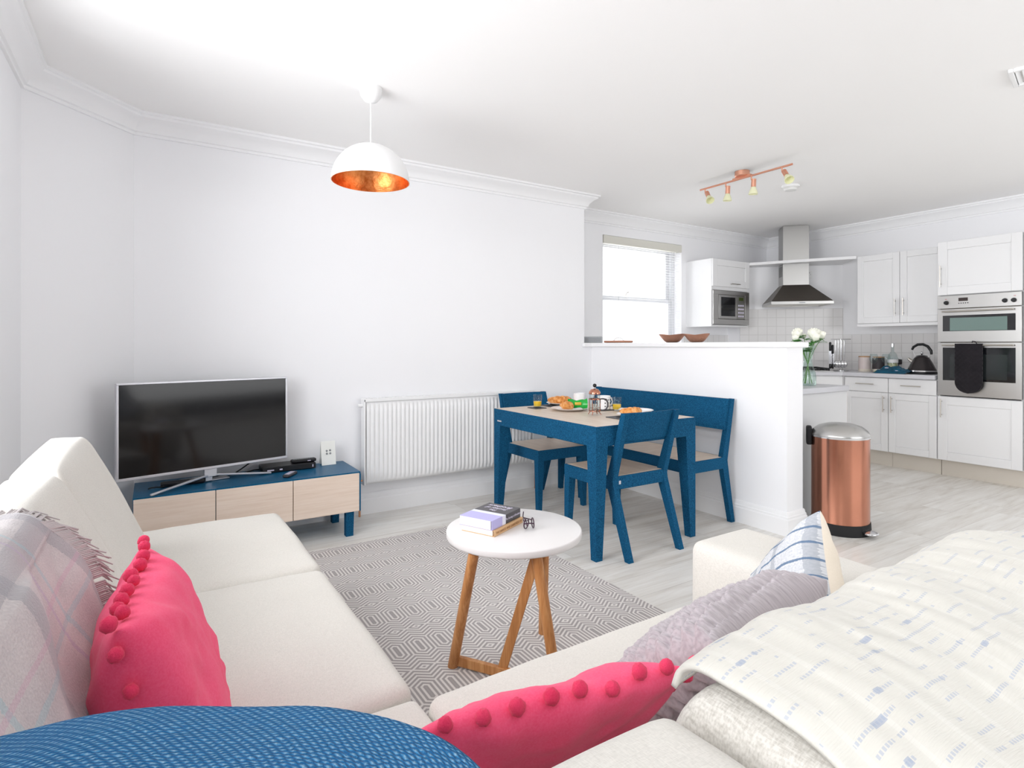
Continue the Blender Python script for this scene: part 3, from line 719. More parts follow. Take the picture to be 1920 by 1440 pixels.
# ------------------------------------------------------------------ breakfast things on the table
TZ = .7505
def plate(label, x, y, z, r=.125, group='white plates on the dining table'):
    return settag(obj('plate', MB().lathe([(0, z), (r * .5, z), (r * .55, z + .002), (r * .72, z + .004), (r * .98, z + .017), (r, z + .018), (r * .97, z + .0195), (r * .72, z + .009), (r * .6, z + .006), (0, z + .006)], (x, y, 0), 48), PORC), label, 'plate', group)
def slate(label, x0, x1, y0, y1, rot=0, name='placemat', cat='placemat', z=TZ):
    return settag(obj(name, MB().box(x0, x1, y0, y1, z, z + .005), SLATE, bevel=.001), label, cat)
slate('dark slate placemat under the plate nearest the near dining chair', 2.40, 2.68, 2.475, 2.70)
slate('dark slate placemat under the farthest croissant plate', 2.46, 2.74, 3.33, 3.50)
slate('small slate coaster under the juice glass nearest the radiator', 2.29, 2.39, 3.315, 3.415, name='coaster', cat='coaster')
slate('small slate coaster under the white mug with a grey handle', 2.615, 2.715, 2.965, 3.065, name='coaster', cat='coaster')
plate('white plate with a large croissant at the far end of the dining table', 2.60, 3.415, TZ + .0055, .115)
plate('white plate holding a croissant beside a green foil pack', 2.455, 3.135, TZ, .13)
plate('white plate with a croissant at the near end of the table, behind the chair back', 2.56, 2.60, TZ + .0055, .12)
plate('empty white plate on the table nearest the bench backrest', 2.757, 2.80, TZ, .118)
def croissant(label, x, y, z, L, R_, rot, bend=.35):
    m = MB(); n = 40; k = 18
    def f(u, v):
        t = u * 2 - 1; a = v * 2 * PI
        seg = abs(math.sin(u * PI * 4.5)) ** .5
        r = R_ * (max(0, 1 - abs(t) ** 2.2)) ** .6 * (.82 + .2 * seg) + .0005
        px = L / 2 * t; py = bend * L * (t * t) - bend * L * .3
        return (px + 0 * r, py + r * math.cos(a), max(-R_ * .62, r * math.sin(a) * .85))
    m.grid(f, n, k); m.uv = {}
    c, s_ = math.cos(rot), math.sin(rot)
    m.map(lambda a, b, d: (x + a * c - b * s_, y + a * s_ + b * c, z + R_ * .62 + d))
    return settag(obj('croissant', m, PASTRY, merge=.0001, ang=70), label, 'croissant', 'breakfast croissants')
croissant('large croissant on the farthest plate of the dining table', 2.59, 3.41, TZ + .0135, .19, .042, -.4)
croissant('croissant seen end-on beside the green foil pack', 2.425, 3.13, TZ + .0075, .13, .038, 1.1)
croissant('croissant on the plate nearest the near dining chair', 2.55, 2.615, TZ + .013, .15, .036, -.35)
gp = thing('foil_pack', 'shiny green foil pack with gold print beside a croissant on a white plate', 'pack', (2.51, 3.115, TZ + .007), -.55)
m = MB()
m.grid(lambda u, v: ((u - .5) * .13, .034 * math.cos(v * 2 * PI) * (.62 + .5 * abs(2 * u - 1) ** 1.5 + .08 * math.sin(v * 22 + u * 9)), .036 + .035 * math.sin(v * 2 * PI) * (.72 + .38 * abs(2 * u - 1) ** 1.5 + .08 * math.sin(v * 20 + u * 14))), 24, 28); m.uv = {}
obj('wrapper', m, GREENW, gp, world=False, merge=.0001)
obj('printed_band', MB().grid(lambda u, v: ((u - .5) * .045, -.0305 * math.cos((v - .5) * .7), .040 + .030 * math.sin((v - .5) * .7)), 8, 6), GOLD, gp, world=False, solid=.001)
def juice(label, x, y, z, r=.032, h=.092):
    g = thing('juice_glass', label, 'glass', (x, y, z), 0, 'glasses of orange juice')
    obj('tumbler', MB().lathe([(0, z), (r * .82, z), (r * .9, z + .006), (r, z + h), (r - .002, z + h), (r * .86, z + .010), (0, z + .010)], (x, y, 0), 32), GLASS, g, ang=60)
    obj('orange_juice', MB().lathe([(0, z + .0105), (r * .84, z + .0105), (r * .91, z + h * .48), (0, z + h * .48)], (x, y, 0), 32), JUICE, g)
juice('tumbler of orange juice on the coaster at the far left of the table', 2.345, 3.365, TZ + .005)
juice('tumbler of orange juice behind the croissant plate nearest us', 2.72, 2.945, TZ)
mg = thing('mug', 'plain white mug behind the green foil pack', 'mug', (2.70, 3.33, TZ), 0, 'white mugs on the table')
obj('cup', MB().lathe([(0, TZ), (.038, TZ), (.042, TZ + .004), (.043, TZ + .095), (.040, TZ + .095), (.039, TZ + .008), (0, TZ + .008)], (2.70, 3.33, 0), 32), PORC, mg)
obj('handle', MB().tube([(2.74, 3.35, TZ + .08), (2.765, 3.362, TZ + .075), (2.772, 3.366, TZ + .05), (2.76, 3.36, TZ + .03), (2.738, 3.348, TZ + .022)], .005, 8), PORC, mg)
mc = (2.665, 3.015)
mg = thing('mug', 'white mug with spotted side and dark grey handle beside the cafetiere', 'mug', (mc[0], mc[1], TZ + .005), 0, 'white mugs on the table')
obj('cup', MB().lathe([(0, TZ + .005), (.038, TZ + .005), (.044, TZ + .01), (.045, TZ + .10), (.042, TZ + .10), (.040, TZ + .012), (0, TZ + .012)], (mc[0], mc[1], 0), 32), PORC, mg)
obj('handle', MB().tube([(mc[0] + .038, mc[1] + .012, TZ + .085), (mc[0] + .066, mc[1] + .0, TZ + .082), (mc[0] + .075, mc[1] - .004, TZ + .055), (mc[0] + .066, mc[1] - .001, TZ + .032), (mc[0] + .038, mc[1] + .012, TZ + .026)], .005, 8), PORC, mg)
dd = MB()
for i in range(9):
    a = -2.1 + (i % 3) * .5; dd.sphere((mc[0] + .0445 * math.cos(a), mc[1] + .0445 * math.sin(a), TZ + .03 + (i // 3) * .022), .0045, 6)
obj('spots', dd, BLACK, mg)
fpx, fpy = 2.435, 2.845
fp = thing('cafetiere', 'small copper and glass french press with a black knob and curved handle', 'cafetiere', (fpx, fpy, TZ))
obj('beaker', MB().lathe([(0, TZ + .018), (.033, TZ + .018), (.035, TZ + .022), (.035, TZ + .135), (.033, TZ + .135), (.033, TZ + .024), (0, TZ + .022)], (fpx, fpy, 0), 32), GLASS, fp, ang=60)
f_ = MB()
for zz, hh in ((.098, .008), (.022, .005)): f_.lathe([(.0355, TZ + zz), (.0375, TZ + zz), (.0375, TZ + zz + hh), (.0355, TZ + zz + hh), (.0355, TZ + zz)], (fpx, fpy, 0), 32)
for k in range(4):
    a = k * PI / 2 + .5; c, s_ = math.cos(a), math.sin(a)
    f_.tube([(fpx + .0375 * c, fpy + .0375 * s_, TZ + .105), (fpx + .0375 * c, fpy + .0375 * s_, TZ + .03), (fpx + .032 * c, fpy + .032 * s_, TZ + .018), (fpx + .045 * c, fpy + .045 * s_, TZ + .002)], .0027, 6)
obj('frame', f_, COPPER, fp)
obj('lid', MB().lathe([(.038, TZ + .134), (.039, TZ + .138), (.036, TZ + .15), (.024, TZ + .165), (.006, TZ + .170), (0, TZ + .170)], (fpx, fpy, 0), 32), COPPER, fp)
pl = obj('plunger', MB().tube([(fpx, fpy, TZ + .03), (fpx, fpy, TZ + .185)], .002, 6).lathe([(0, TZ + .045), (.031, TZ + .045), (.031, TZ + .050), (0, TZ + .050)], (fpx, fpy, 0), 28), SATIN, fp)
obj('knob', MB().sphere((fpx, fpy, TZ + .190), .0125, 12), BLACK, pl)
hd = Vector((.80, -.35, 0)).normalized()
def hp(a, zz): return (fpx + hd.x * a, fpy + hd.y * a, TZ + zz)
obj('handle', MB().tube([hp(.037, .102), hp(.055, .103), hp(.078, .098), hp(.088, .078), hp(.088, .055), hp(.078, .035), hp(.055, .026), hp(.037, .026)], [.004, .0045, .0055, .006, .006, .0055, .0045, .004], 8), plain('grey_handle', '#4A484C', .4), fp)

# ------------------------------------------------------------------ coffee table
CX, CY = 1.177, 1.847
ct = thing('coffee_table', 'small round white topped side table on slanted oak legs standing on the rug', 'table', (CX, CY, 0))
obj('tabletop', MB().lathe([(0, .472), (.252, .472), (.257, .4745), (.259, .479), (.259, .4955), (.2575, .499), (.2545, .50), (0, .50)], (CX, CY, 0), 96), TABLETOP, ct, ang=60)
obj('leg', MB().tube([(.944, 1.905, .010), (.955, 1.76, .473)], .019, 20), TEAK, ct)
obj('leg', MB().tube([(1.368, 1.925, .010), (1.300, 1.815, .473)], .018, 20), TEAK, ct)
obj('leg', MB().tube([(1.170, 1.555, .010), (1.128, 1.625, .473)], .019, 20), TEAK, ct)
def bar(p, q, w, h, side):
    p, q = Vector(p), Vector(q); d = (q - p).normalized(); s_ = Vector(side); s_ = (s_ - d * s_.dot(d)).normalized(); u = d.cross(s_)
    return MB().hexa([p - s_ * w - u * h, p + s_ * w - u * h, p + s_ * w + u * h, p - s_ * w + u * h, q - s_ * w - u * h, q + s_ * w - u * h, q + s_ * w + u * h, q - s_ * w + u * h])
obj('stretcher', bar((.955, 1.895, .034), (1.165, 1.575, .034), .009, .017, (.5, .5, 0)), TEAK, ct, bevel=.002)
obj('brace', bar((1.062, 1.745, .040), (1.150, 1.655, .465), .010, .017, (.6, .6, 0)), TEAK, ct, bevel=.002)
# books
BA = math.radians(26)
def boxloc(m_, *a): return m_.box(*a)
bk = thing('book', 'thin tan paperback underneath the grey and lavender book', 'book', (1.115, 1.905, .5005), BA, 'paperbacks on the round table')
obj('pages', MB().box(-.100, .098, -.066, .072, .002, .020), PAPER, bk, world=False, smooth=False)
obj('cover', MB().box(-.102, .102, -.0745, .073, 0, .0015).box(-.102, .102, -.0745, .073, .0205, .022).box(-.102, .102, -.076, -.0745, 0, .022), BK_TAN, bk, world=False, bevel=.001)
obj('lettering', MB().text('THE DANCE AND DARKNESS OF', .0125, Matrix.Translation((0, -.0762, .0105)) @ Matrix.Rotation(PI / 2, 4, 'X')), INK_B, bk, world=False, smooth=False)
bk = thing('book', 'thick grey and lavender paperback on top of the tan one', 'book', (1.108, 1.910, .5230), BA, 'paperbacks on the round table')
obj('pages', MB().box(-.100, .098, -.068, .071, .0015, .0335), PAPER, bk, world=False, smooth=False)
c = MB()
for k, (a, b) in enumerate(((-.101, -.030), (-.030, -.006), (-.006, .101))):
    c.cur = k; c.box(a, b, -.0735, .072, 0, .0013).box(a, b, -.0735, .072, .0337, .035).box(a, b, -.075, -.0735, 0, .035)
obj('cover', c, [BK_LAV, BK_WHITE, BK_DARK], bk, world=False, smooth=False)
tx = MB(); rt = Matrix.Rotation(PI / 2, 4, 'Z')
for i, (s_, dx, sz) in enumerate((('Brothers', .075, .030), ('Society of', .046, .024), ('The', .022, .022))):
    tx.text(s_, sz, Matrix.Translation((dx, 0, .0352)) @ Matrix.Rotation(-PI / 2, 4, 'Z') @ Matrix.Rotation(PI, 4, 'Z') , .0003, font_shear=.3)
obj('cover_lettering', tx, INK_W, bk, world=False, smooth=False); tx = MB()
tx.text('The Society of Brothers', .0115, Matrix.Translation((.045, -.0752, .017)) @ Matrix.Rotation(PI / 2, 4, 'X'), .0003, font_shear=.3)
obj('spine_lettering', tx, INK_W, bk, world=False, smooth=False)
# spectacles, standing on the lens rims with the arms up
gl = thing('spectacles', 'folded dark purple framed spectacles standing on the round table', 'spectacles', (1.225, 1.815, .5005))
FR = plain('purple_acetate', '#3E2436', .25)
for cx_, cy_, an in ((1.206, 1.806, .62), (1.232, 1.800, 1.15)):
    pts = []
    for i in range(25):
        a = 2 * PI * i / 24; u = .025 * math.cos(a); v = .018 * math.sin(a)
        pts.append((cx_ + u * math.cos(an), cy_ + u * math.sin(an), .5028 + .019 + v))
    rm_ = obj('rim', MB().tube(pts, .0022, 6, caps=False), FR, gl)
    c = Vector((cx_, cy_, .5218)); e_ = Vector((math.cos(an), math.sin(an), 0)); q = MB()
    q.v = [c + e_ * .0235 * math.cos(k * PI / 10) + Vector((0, 0, .0165 * math.sin(k * PI / 10))) for k in range(20)]; q.face(list(range(20)))
    obj('lens', q, GLASS, rm_, smooth=False)
obj('bridge', MB().tube([(1.188, 1.792, .527), (1.203, 1.781, .530), (1.220, 1.778, .527)], .0025, 6), FR, gl)
obj('arm', MB().tube([(1.226, 1.821, .526), (1.232, 1.862, .512), (1.262, 1.915, .508), (1.285, 1.945, .520)], .0022, 6), FR, gl)
obj('arm', MB().tube([(1.242, 1.823, .526), (1.215, 1.84, .535), (1.20, 1.80, .537), (1.19, 1.775, .52)], .0020, 6), FR, gl)

# ------------------------------------------------------------------ corner sofa
sf = thing('corner_sofa', 'large pale greige L-shaped corner sofa wrapping round the rug', 'sofa', (.3, 1.2, 0))
def wr(seed, amp=.004, f=4.):
    def g(o, uvw):
        p = Vector(o) * f + Vector((seed * 7.7, seed, 0)); d = amp * noise.noise(p) + amp * .5 * noise.noise(p * 2.7)
        return (o.x + d * .5, o.y + d * .5, o.z + d)
    return g
def seatc(x0, x1, y0, y1, z0, z1, seed, cr=.018, r=.035):
    obj('seat_cushion', MB().rbox(((x0 + x1) / 2, (y0 + y1) / 2, (z0 + z1) / 2), (x1 - x0, y1 - y0, z1 - z0), r, 26, (.004, .004, cr), wr(seed)), SOFA, sf, merge=.0004, ang=180)
seatc(-.06, .492, 1.985, 2.755, .30, .452, 1)
seatc(-.06, .492, 1.175, 1.980, .30, .452, 2)
seatc(-.06, .488, .52, 1.165, .30, .440, 3, .01, .02)
seatc(.495, 1.355, .52, 1.140, .30, .452, 4)
# base
bs = MB().rbox((.03, 1.48, .18), (.88, 2.48, .24), .02, 12).rbox((.92, .57, .18), (1.40, 1.08, .24), .02, 12)
obj('base', bs, SOFA, sf, merge=.0002, ang=180)
fr = MB().rbox((-.385, 1.40, .39), (.13, 2.64, .66), .03, 14).rbox((.62, .115, .39), (2.06, .13, .66), .03, 14)
obj('back_frame', fr, SOFA_DK, sf, merge=.0002, ang=180)
obj('arm', MB().rbox((1.515, .60, .36), (.27, 1.16, .50), .035, 16, (.006, .006, .006)), SOFA, sf, merge=.0003, ang=180)
for p in ((-.38, 2.68), (.42, 2.68), (.44, 1.2), (1.60, 1.10), (1.60, .10), (-.38, .10)):
    obj('foot', MB().lathe([(0, 0), (.022, 0), (.027, .065), (0, .065)], (p[0], p[1], 0), 16), BLACK_M, sf)
def backL(y0, y1, seed, ztop=.885):
    zc = (.44 + ztop) / 2; hz = (ztop - .44) / 2
    def g(o, uvw):
        t = (o.z / hz + 1) / 2            # 0 bottom .. 1 top
        xf = .015 - .205 * t; xr = -.315 + .015 * t
        k = (uvw[0] + 1) / 2
        x = xr + (xf - xr) * k
        p = Vector(o) * 4 + Vector((seed, seed * 3, 0)); d = .006 * noise.noise(p)
        return (x + d + .15, o.y + d, o.z + d)
    obj('back_cushion', MB().rbox((-.15, (y0 + y1) / 2, zc), (.30, y1 - y0, 2 * hz), .04, 24, (.035, .006, .014), g), SOFA, sf, merge=.0004, ang=180)
backL(1.805, 2.50, 11); backL(.98, 1.80, 12)
def backR(x0, x1, seed, mat, ztop=.86, rr=.04):
    zc = (.44 + ztop) / 2; hz = (ztop - .44) / 2
    def g(o, uvw):
        t = (o.z / hz + 1) / 2; yf = .575 - .195 * t; yr = .175 + .01 * t; k = (uvw[1] + 1) / 2
        y = yr + (yf - yr) * k
        p = Vector(o) * 4 + Vector((seed, seed * 3, 0)); d = .005 * noise.noise(p)
        return (o.x + d, y + d - .385, o.z + d)
    obj('back_cushion', MB().rbox(((x0 + x1) / 2, .385, zc), (x1 - x0, .42, 2 * hz), rr, 24, (.006, .03, .012), g), mat, sf, merge=.0004, ang=180)
backR(.02, .425, 13, SOFA); backR(.433, 1.345, 14, SOFA_DK, .868)
# corner back cushion, rounded across the inside corner
cc = MB()
def crn(u, v):
    pass
poly = [(-.31, .18), (-.31, .96), (-.13, .96), (-.09, .70), (.05, .545), (.17, .46), (.20, .40), (.02, .18)]
obj('back_cushion', MB().prism([(-.30, .19), (-.30, .96), (-.22, .96), (-.15, .72), (-.05, .57), (.04, .49), (.04, .19)], .44, .835), SOFA, sf, bevel=.04, segs=5)

# ------------------------------------------------------------------ throws
def lerp_poly(pts, t):
    L = [0]
    for a, b in zip(pts, pts[1:]): L.append(L[-1] + (Vector(b) - Vector(a)).length)
    d = t * L[-1]
    for i in range(len(pts) - 1):
        if d <= L[i + 1] + 1e-9: k = (d - L[i]) / max(L[i + 1] - L[i], 1e-9); return Vector(pts[i]).lerp(Vector(pts[i + 1]), k)
    return Vector(pts[-1])
def smooth_poly(pts, it=3):
    P = [Vector(p) for p in pts]
    for _ in range(it):
        Q = [P[0]]
        for a, b in zip(P, P[1:]): Q += [a.lerp(b, .25), a.lerp(b, .75)]
        Q.append(P[-1]); P = Q
    return P
# cream throw over the right-hand back
def cream(u, v):
    x = .460 + u * .922 - (1 - u) * .035 * min(1, v * 2.2)
    ridge = .890 - .035 * max(0, (x - 1.12) / .2) - .035 * max(0, (x - 1.25) / .1)
    ridge += .012 * math.exp(-((x - 1.09) / .07) ** 2)
    prof = smooth_poly([(.412, ridge - .04), (.400, ridge - .010), (.36, ridge + .002), (.26, ridge - .002), (.16, ridge - .03), (.045, ridge - .055), (.030, .62), (.025, .22)], 2)
    q = lerp_poly(prof, v)
    # folds running across the back, fanned
    ph = x * 26 + v * 5.0 * (u - .3) + 1.6 * noise.noise(Vector((x * 2.2, v * 1.5, 3)))
    fold = (.0070 + .006 * max(0, u - .3)) * math.sin(ph) * (.25 + 1.5 * v) * min(1, u * 5 + .15) + .008 * noise.noise(Vector((x * 9, v * 4, 1))) + .0025 * noise.noise(Vector((x * 40, v * 20, 5)))
    ex = x + .012 * noise.noise(Vector((v * 9, 2, 0))) * (1 if u < .05 else .5) + (0 if u < .5 else .05 * (1 - v) * (u - .5))
    return (ex, q[0] + fold * .3, q[1] + max(-.004, fold) + .006 - .014 * math.exp(-u / .035))
th = thing('throw_blanket', 'cream throw with pale blue dashes over the right-hand sofa back', 'throw', (.92, .3, .2))
obj('cloth', MB().grid(cream, 170, 170, .92, 1.08), CREAMT, th, ang=180, solid=.006)
fz = MB()
for i in range(70):
    u_ = 1.0; v_ = .02 + i * .006; p = Vector(cream(1., v_)) ; d = Vector((.05 + .02 * random.random(), .01 * random.uniform(-1, 1), -.03 - .04 * random.random()))
    fz.tube([p, p + d * .5 + Vector((0, 0, .006)), p + d], .0016, 4)
o = obj('fringe', fz, CREAMT, th); o['kind'] = 'stuff'
# blue throw over the corner
BC = [(-.43, 1.0), (-.40, .80), (-.30, .70), (-.19, .655), (-.10, .62), (-.05, .612), (.006, .598), (.07, .568), (.13, .532), (.18, .475), (.212, .41), (.225, .34), (.232, .25), (.235, .12), (.235, .03)]
BCs = smooth_poly(BC, 2)
def bluef(u, v):
    c = lerp_poly(BCs, u); O = Vector((-.30, .03))
    # v 0 = hanging front hem, .35 = ridge, 1 = back
    if v < .35:
        t = v / .35; z = .50 + .375 * (1 - (1 - t) ** 1.6); out = .035 * (1 - t) ** 1.5 + .0
        n2 = (c - O).normalized(); q = c + n2 * (out - .02 * t * t * 0)
    else:
        t = (v - .35) / .65; q = c.lerp(O, t * .93); z = .875 + .012 * math.sin(min(1, t * 3) * PI / 2) - .05 * t * t
        z = min(z, 2)
    k = 1 - abs(v - .35) * 1.2
    edge = max(0, 1 - abs(v - .35) / .12)
    z -= .012 * edge
    w = .010 * noise.noise(Vector((q.x * 7, q.y * 7, 1))) + .012 * math.sin(u * 34 + 4 * v) * max(0, (u - .55)) * 1.2 + .012 * math.exp(-((u - .70) / .05) ** 2) * math.sin(v * 7)
    hump = .012 * math.exp(-((u - .48) / .16) ** 2)
    return (q.x, q.y, z + w + hump - .02 * max(0, u - .72) * 3)
bt = thing('throw_blanket', 'blue woven wool throw over the sofa corner nearest the camera', 'throw', (0, .4, .5))
obj('cloth', MB().grid(bluef, 170, 150, 1.25, 1.25), BLUEK, bt, ang=180, solid=.008)
fz = MB()
for i in range(46):
    v_ = .12 + i * .012; p = Vector(bluef(1. if i % 2 else .995, v_)); d = Vector((.012 * random.uniform(.2, 1), .006 * random.uniform(-1, 1), -.012 * random.random()))
    fz.tube([p, p + d], .0014, 4)
for i in range(60):
    u_ = .62 + i * .006; p = Vector(bluef(min(1, u_), .0)); fz.tube([p, p + Vector((.003, .004, -.02))], .0014, 4)
o = obj('fringe', fz, CREAMC, bt); o['kind'] = 'stuff'
# tartan throw over the left-hand back
def tart(u, v):
    # u along Y from near to far, v from the rear hem over the top down to the seat
    y = .50 + u * .75
    prof = smooth_poly([(-.335, .66), (-.325, .80), (-.31, .880), (-.25, .900), (-.19, .897), (-.145, .80), (-.085, .66), (-.015, .53), (.035, .478), (.06, .474)], 2)
    q = lerp_poly(prof, v)
    s1 = .09 * (u) * (math.sin(v * PI)) - .05 * u * max(0, v - .75) * 4 + .02 * noise.noise(Vector((v * 5, 3, u)))
    ph = (y * 14 + v * 16)
    f = .009 * math.sin(ph + 2 * noise.noise(Vector((y * 3, v * 3, 0)))) * min(1, v * 2.2) + .012 * noise.noise(Vector((y * 6, v * 6, 8)))
    f = max(f, -.006)
    nx = 1 if v > .45 else .3
    return (q[0] + f * nx + .012, y + s1, q[1] + f * (1.0 if .2 < v < .6 else .4) + .006)
tt = thing('throw_blanket', 'grey tartan wool throw with lilac and aqua lines over the left-hand sofa back', 'throw', (-.15, 1.0, .5))
obj('cloth', MB().grid(tart, 120, 140, .8, 1.0), TARTAN, tt, ang=180, solid=.007)
fz = MB()
for i in range(120):
    v_ = .20 + i * .0042; p = Vector(tart(1., v_)); dz = Vector((.012, .055 + .02 * random.random(), -.012 - .02 * random.random())) if v_ < .42 else Vector((.03 + .01 * random.random(), .035, -.03))
    jj = Vector((random.uniform(-.012, .012), 0, random.uniform(-.008, .008)))
    fz.tube([p - Vector((0, .01, 0)), p + dz * .5 + Vector((0, 0, .01)), p + dz + jj], [.002, .0019, .0012], 5)
o = obj('fringe', fz, TARTAN, tt); o['kind'] = 'stuff'

# ------------------------------------------------------------------ loose cushions
def frame(center, xax, yax):
    x = Vector(xax).normalized(); y = Vector(yax); y = (y - x * y.dot(x)).normalized(); zz = x.cross(y)
    return Matrix(((x.x, y.x, zz.x, center[0]), (x.y, y.y, zz.y, center[1]), (x.z, y.z, zz.z, center[2]), (0, 0, 0, 1)))
def pil_pt(u, v, side, w, h, T, pinch, seed, wrk):
    x = w / 2 * (u - pinch * math.copysign(abs(u) ** 3, u) * (1 - v * v)); y = h / 2 * (v - pinch * math.copysign(abs(v) ** 3, v) * (1 - u * u))
    t = T / 2 * max(0, (1 - abs(u) ** 2.6)) ** .42 * max(0, (1 - abs(v) ** 2.6)) ** .42
    e = min(1, t / (T * .2)) if T else 0
    rr = math.atan2(v, u)
    wz = wrk * (noise.noise(Vector((rr * 5, math.hypot(u, v) * 1.2, seed))) * (.4 + abs(u * v)) + .5 * noise.noise(Vector((u * 6, v * 6, seed + 3)))) * e
    return Vector((x, y, side * (t + wz)))
def pillow(mb, M4, w, h, T, pinch=.07, n=44, seed=1., wrk=.006, sides=(1, -1), extra=None, us=None):
    for s in sides:
        def f(a, b):
            u = math.sin((a * 2 - 1) * PI / 2); v = math.sin((b * 2 - 1) * PI / 2)
            p = pil_pt(u, v, s, w, h, T, pinch, seed, wrk)
            if extra: p = extra(p, u, v, s)
            return M4 @ p
        k = len(mb.f); mb.grid(f, n, n)
        for fi in range(k, len(mb.f)):
            mb.uv[fi] = [(.5 * w * (1 + math.sin((q[0] * 2 - 1) * PI / 2)), .5 * h * (1 + math.sin((q[1] * 2 - 1) * PI / 2))) for q in mb.uv[fi]]
    return mb
def pomcushion(label, M4, w, T, seed, poms, group):
    t = thing('cushion', label, 'cushion', M4.translation, 0, group)
    def ex(p, u, v, s):
        p.z += .012 * noise.noise(Vector((u * 2, v * 2, seed))); return p
    obj('cover', pillow(MB(), M4, w, w, T, .07, 64, seed, .008, extra=ex), PINK, t, merge=.0003, ang=180)
    random.seed(int(seed * 10))
    for (u, v) in poms:
        p = pil_pt(u, v, 1, w, w, 0, .07, seed, 0); d = Vector((u if abs(u) > .99 else 0, v if abs(v) > .99 else 0, 0)).normalized() * .012
        c = M4 @ (p + d + Vector((0, 0, random.uniform(-.008, .008))))
        obj('pompom', MB().sphere(c, .0108 * random.uniform(.9, 1.1), 8, (1, 1, 1), .18, random.random() * 9), POM, t, ang=180)
    return t
# left one: top edge runs along the sofa back, leaning on the tartan
def edge(n, which, a=-1., b=1.):
    o = []
    for i in range(n):
        k = a + (b - a) * (i / (n - 1)) + random.uniform(-.02, .02); k = max(-1, min(1, k))
        o.append({'t': (k, 1.), 'b': (k, -1.), 'l': (-1., k), 'r': (1., k)}[which])
    return o
Mp = frame((.022, 1.140, .602), (0.07, 1, -.03), (-.25, .02, 1))
pomcushion('bright pink pompom cushion leaning upright against the tartan throw', Mp, .42, .165, 1.3, edge(11, 't', -.98, 1.) + edge(8, 'l', -.95, .86) + edge(9, 'r', -.95, .85) + edge(9, 'b', -.9, .9), 'pink pompom cushions')
Mp2 = frame((.515, .782, .548), (1, -.17, .0), (.02, -.70, .72))
pomcushion('bright pink pompom cushion reclining along the right-hand sofa back', Mp2, .445, .095, 2.7, edge(10, 't', -.99, .99) + edge(9, 'l', -.9, .8) + edge(9, 'r', -.9, .8) + edge(8, 'b', -.9, .9), 'pink pompom cushions')
# knitted cushion
kn = thing('cushion', 'chunky knitted lilac grey cushion between the pink and the checked cushions', 'cushion', (.97, .78, .5))
Mk = frame((.96, .765, .575), (1, .10, .02), (.03, -.72, .70))
def kx(p, u, v, s):
    a = u * 15; b = v * 11
    rib = abs(math.sin(b * PI / 2 + .8 * math.sin(u * 3)))
    st_ = .5 + .5 * math.sin(a * PI * 1.25 + (1.3 if math.sin(b * PI + 1.6 * math.sin(u * 3)) > 0 else -1.3))
    e = min(1, (1 - max(abs(u), abs(v))) * 9)
    p.z += s * (.013 * rib + .0045 * st_) * e + .02 * math.exp(-((v - .35 - .15 * math.sin(u * 4)) / .12) ** 2) * -s * .5 * e
    return p
obj('cover', pillow(MB(), Mk, .40, .40, .15, .06, 210, 4.4, .008, extra=kx), KNIT, kn, merge=.0002, ang=180)
zc_ = Mk @ Vector((-.205, .214, .0)); obj('zip_pull', MB().tube([zc_, zc_ + Vector((-.012, -.012, .004)), zc_ + Vector((-.03, -.018, .0))], [.0022, .0035, .0035], 8), CHROME, kn)
# checked cushion
ck = thing('cushion', 'blue and grey checked wool cushion with a cream back leaning on the sofa arm', 'cushion', (1.25, .75, .5))
xa = Vector((.28, .93, .22)); nn_ = Vector((-.80, .10, .52))
cn_ = Vector((-.75, .60, .30)).normalized(); ch_ = Vector((.62, .78, 0)); ch_ = (ch_ - cn_ * ch_.dot(cn_)).normalized(); cu_ = cn_.cross(ch_)
if cu_.z < 0: cu_ = -cu_
ca_ = math.radians(38); xx_ = ch_ * math.cos(ca_) + cu_ * math.sin(ca_); yy_ = cu_ * math.cos(ca_) - ch_ * math.sin(ca_)
Mc = frame((1.243, .762, .580), xx_, yy_)
if (Mc @ Vector((0, 0, 1)) - Mc.translation).dot(cn_) < 0: Mc = frame((1.243, .762, .580), yy_, xx_)
obj('front_cover', pillow(MB(), Mc, .35, .35, .15, .08, 40, 6.1, .006, sides=(1,)), CHECK, ck, merge=.0003, ang=180)
obj('back_cover', pillow(MB(), Mc, .35, .35, .15, .08, 40, 6.1, .006, sides=(-1,)), CREAMC, ck, merge=.0003, ang=180)

# ------------------------------------------------------------------ bin
bxc, byc, br = 3.80, 2.0, .168
bn = thing('pedal_bin', 'tall copper pedal bin with steel dome lid beside the half-height wall', 'bin', (bxc, byc, 0))
obj('body', MB().lathe([(0, .07), (br, .07), (br, .612), (0, .612)], (bxc, byc, 0), 96), COPPER, bn)
obj('base_ring', MB().lathe([(0, .001), (br + .006, .001), (br + .008, .01), (br + .004, .07), (0, .07)], (bxc, byc, 0), 64), BLACK_M, bn)
obj('lid', MB().lathe([(br + .003, .613), (br + .005, .617), (br + .002, .630), (br * .93, .652), (br * .75, .676), (br * .45, .692), (0, .698)], (bxc, byc, 0), 64), STEEL, bn, ang=80)
obj('lid_rim', MB().lathe([(br, .606), (br + .006, .607), (br + .007, .613), (br + .004, .618), (br, .618), (br, .606)], (bxc, byc, 0), 64), CHROME, bn)
pa = Vector((-.10, -1, 0)).normalized(); pc = Vector((bxc, byc, 0)) + pa * (br + .03)
obj('pedal', MB().sphere((pc.x, pc.y, .032), .050, 14, (1.0, .9, .30)), CHROME, bn)
obj('pedal_arm', MB().box(bxc - .035, bxc + .01, byc - br - .012, byc - br + .03, .003, .05), BLACK_M, bn, bevel=.01)
ha = Vector((-.50, .80, 0)).normalized(); hc = Vector((bxc, byc, 0)) + ha * (br + .012)
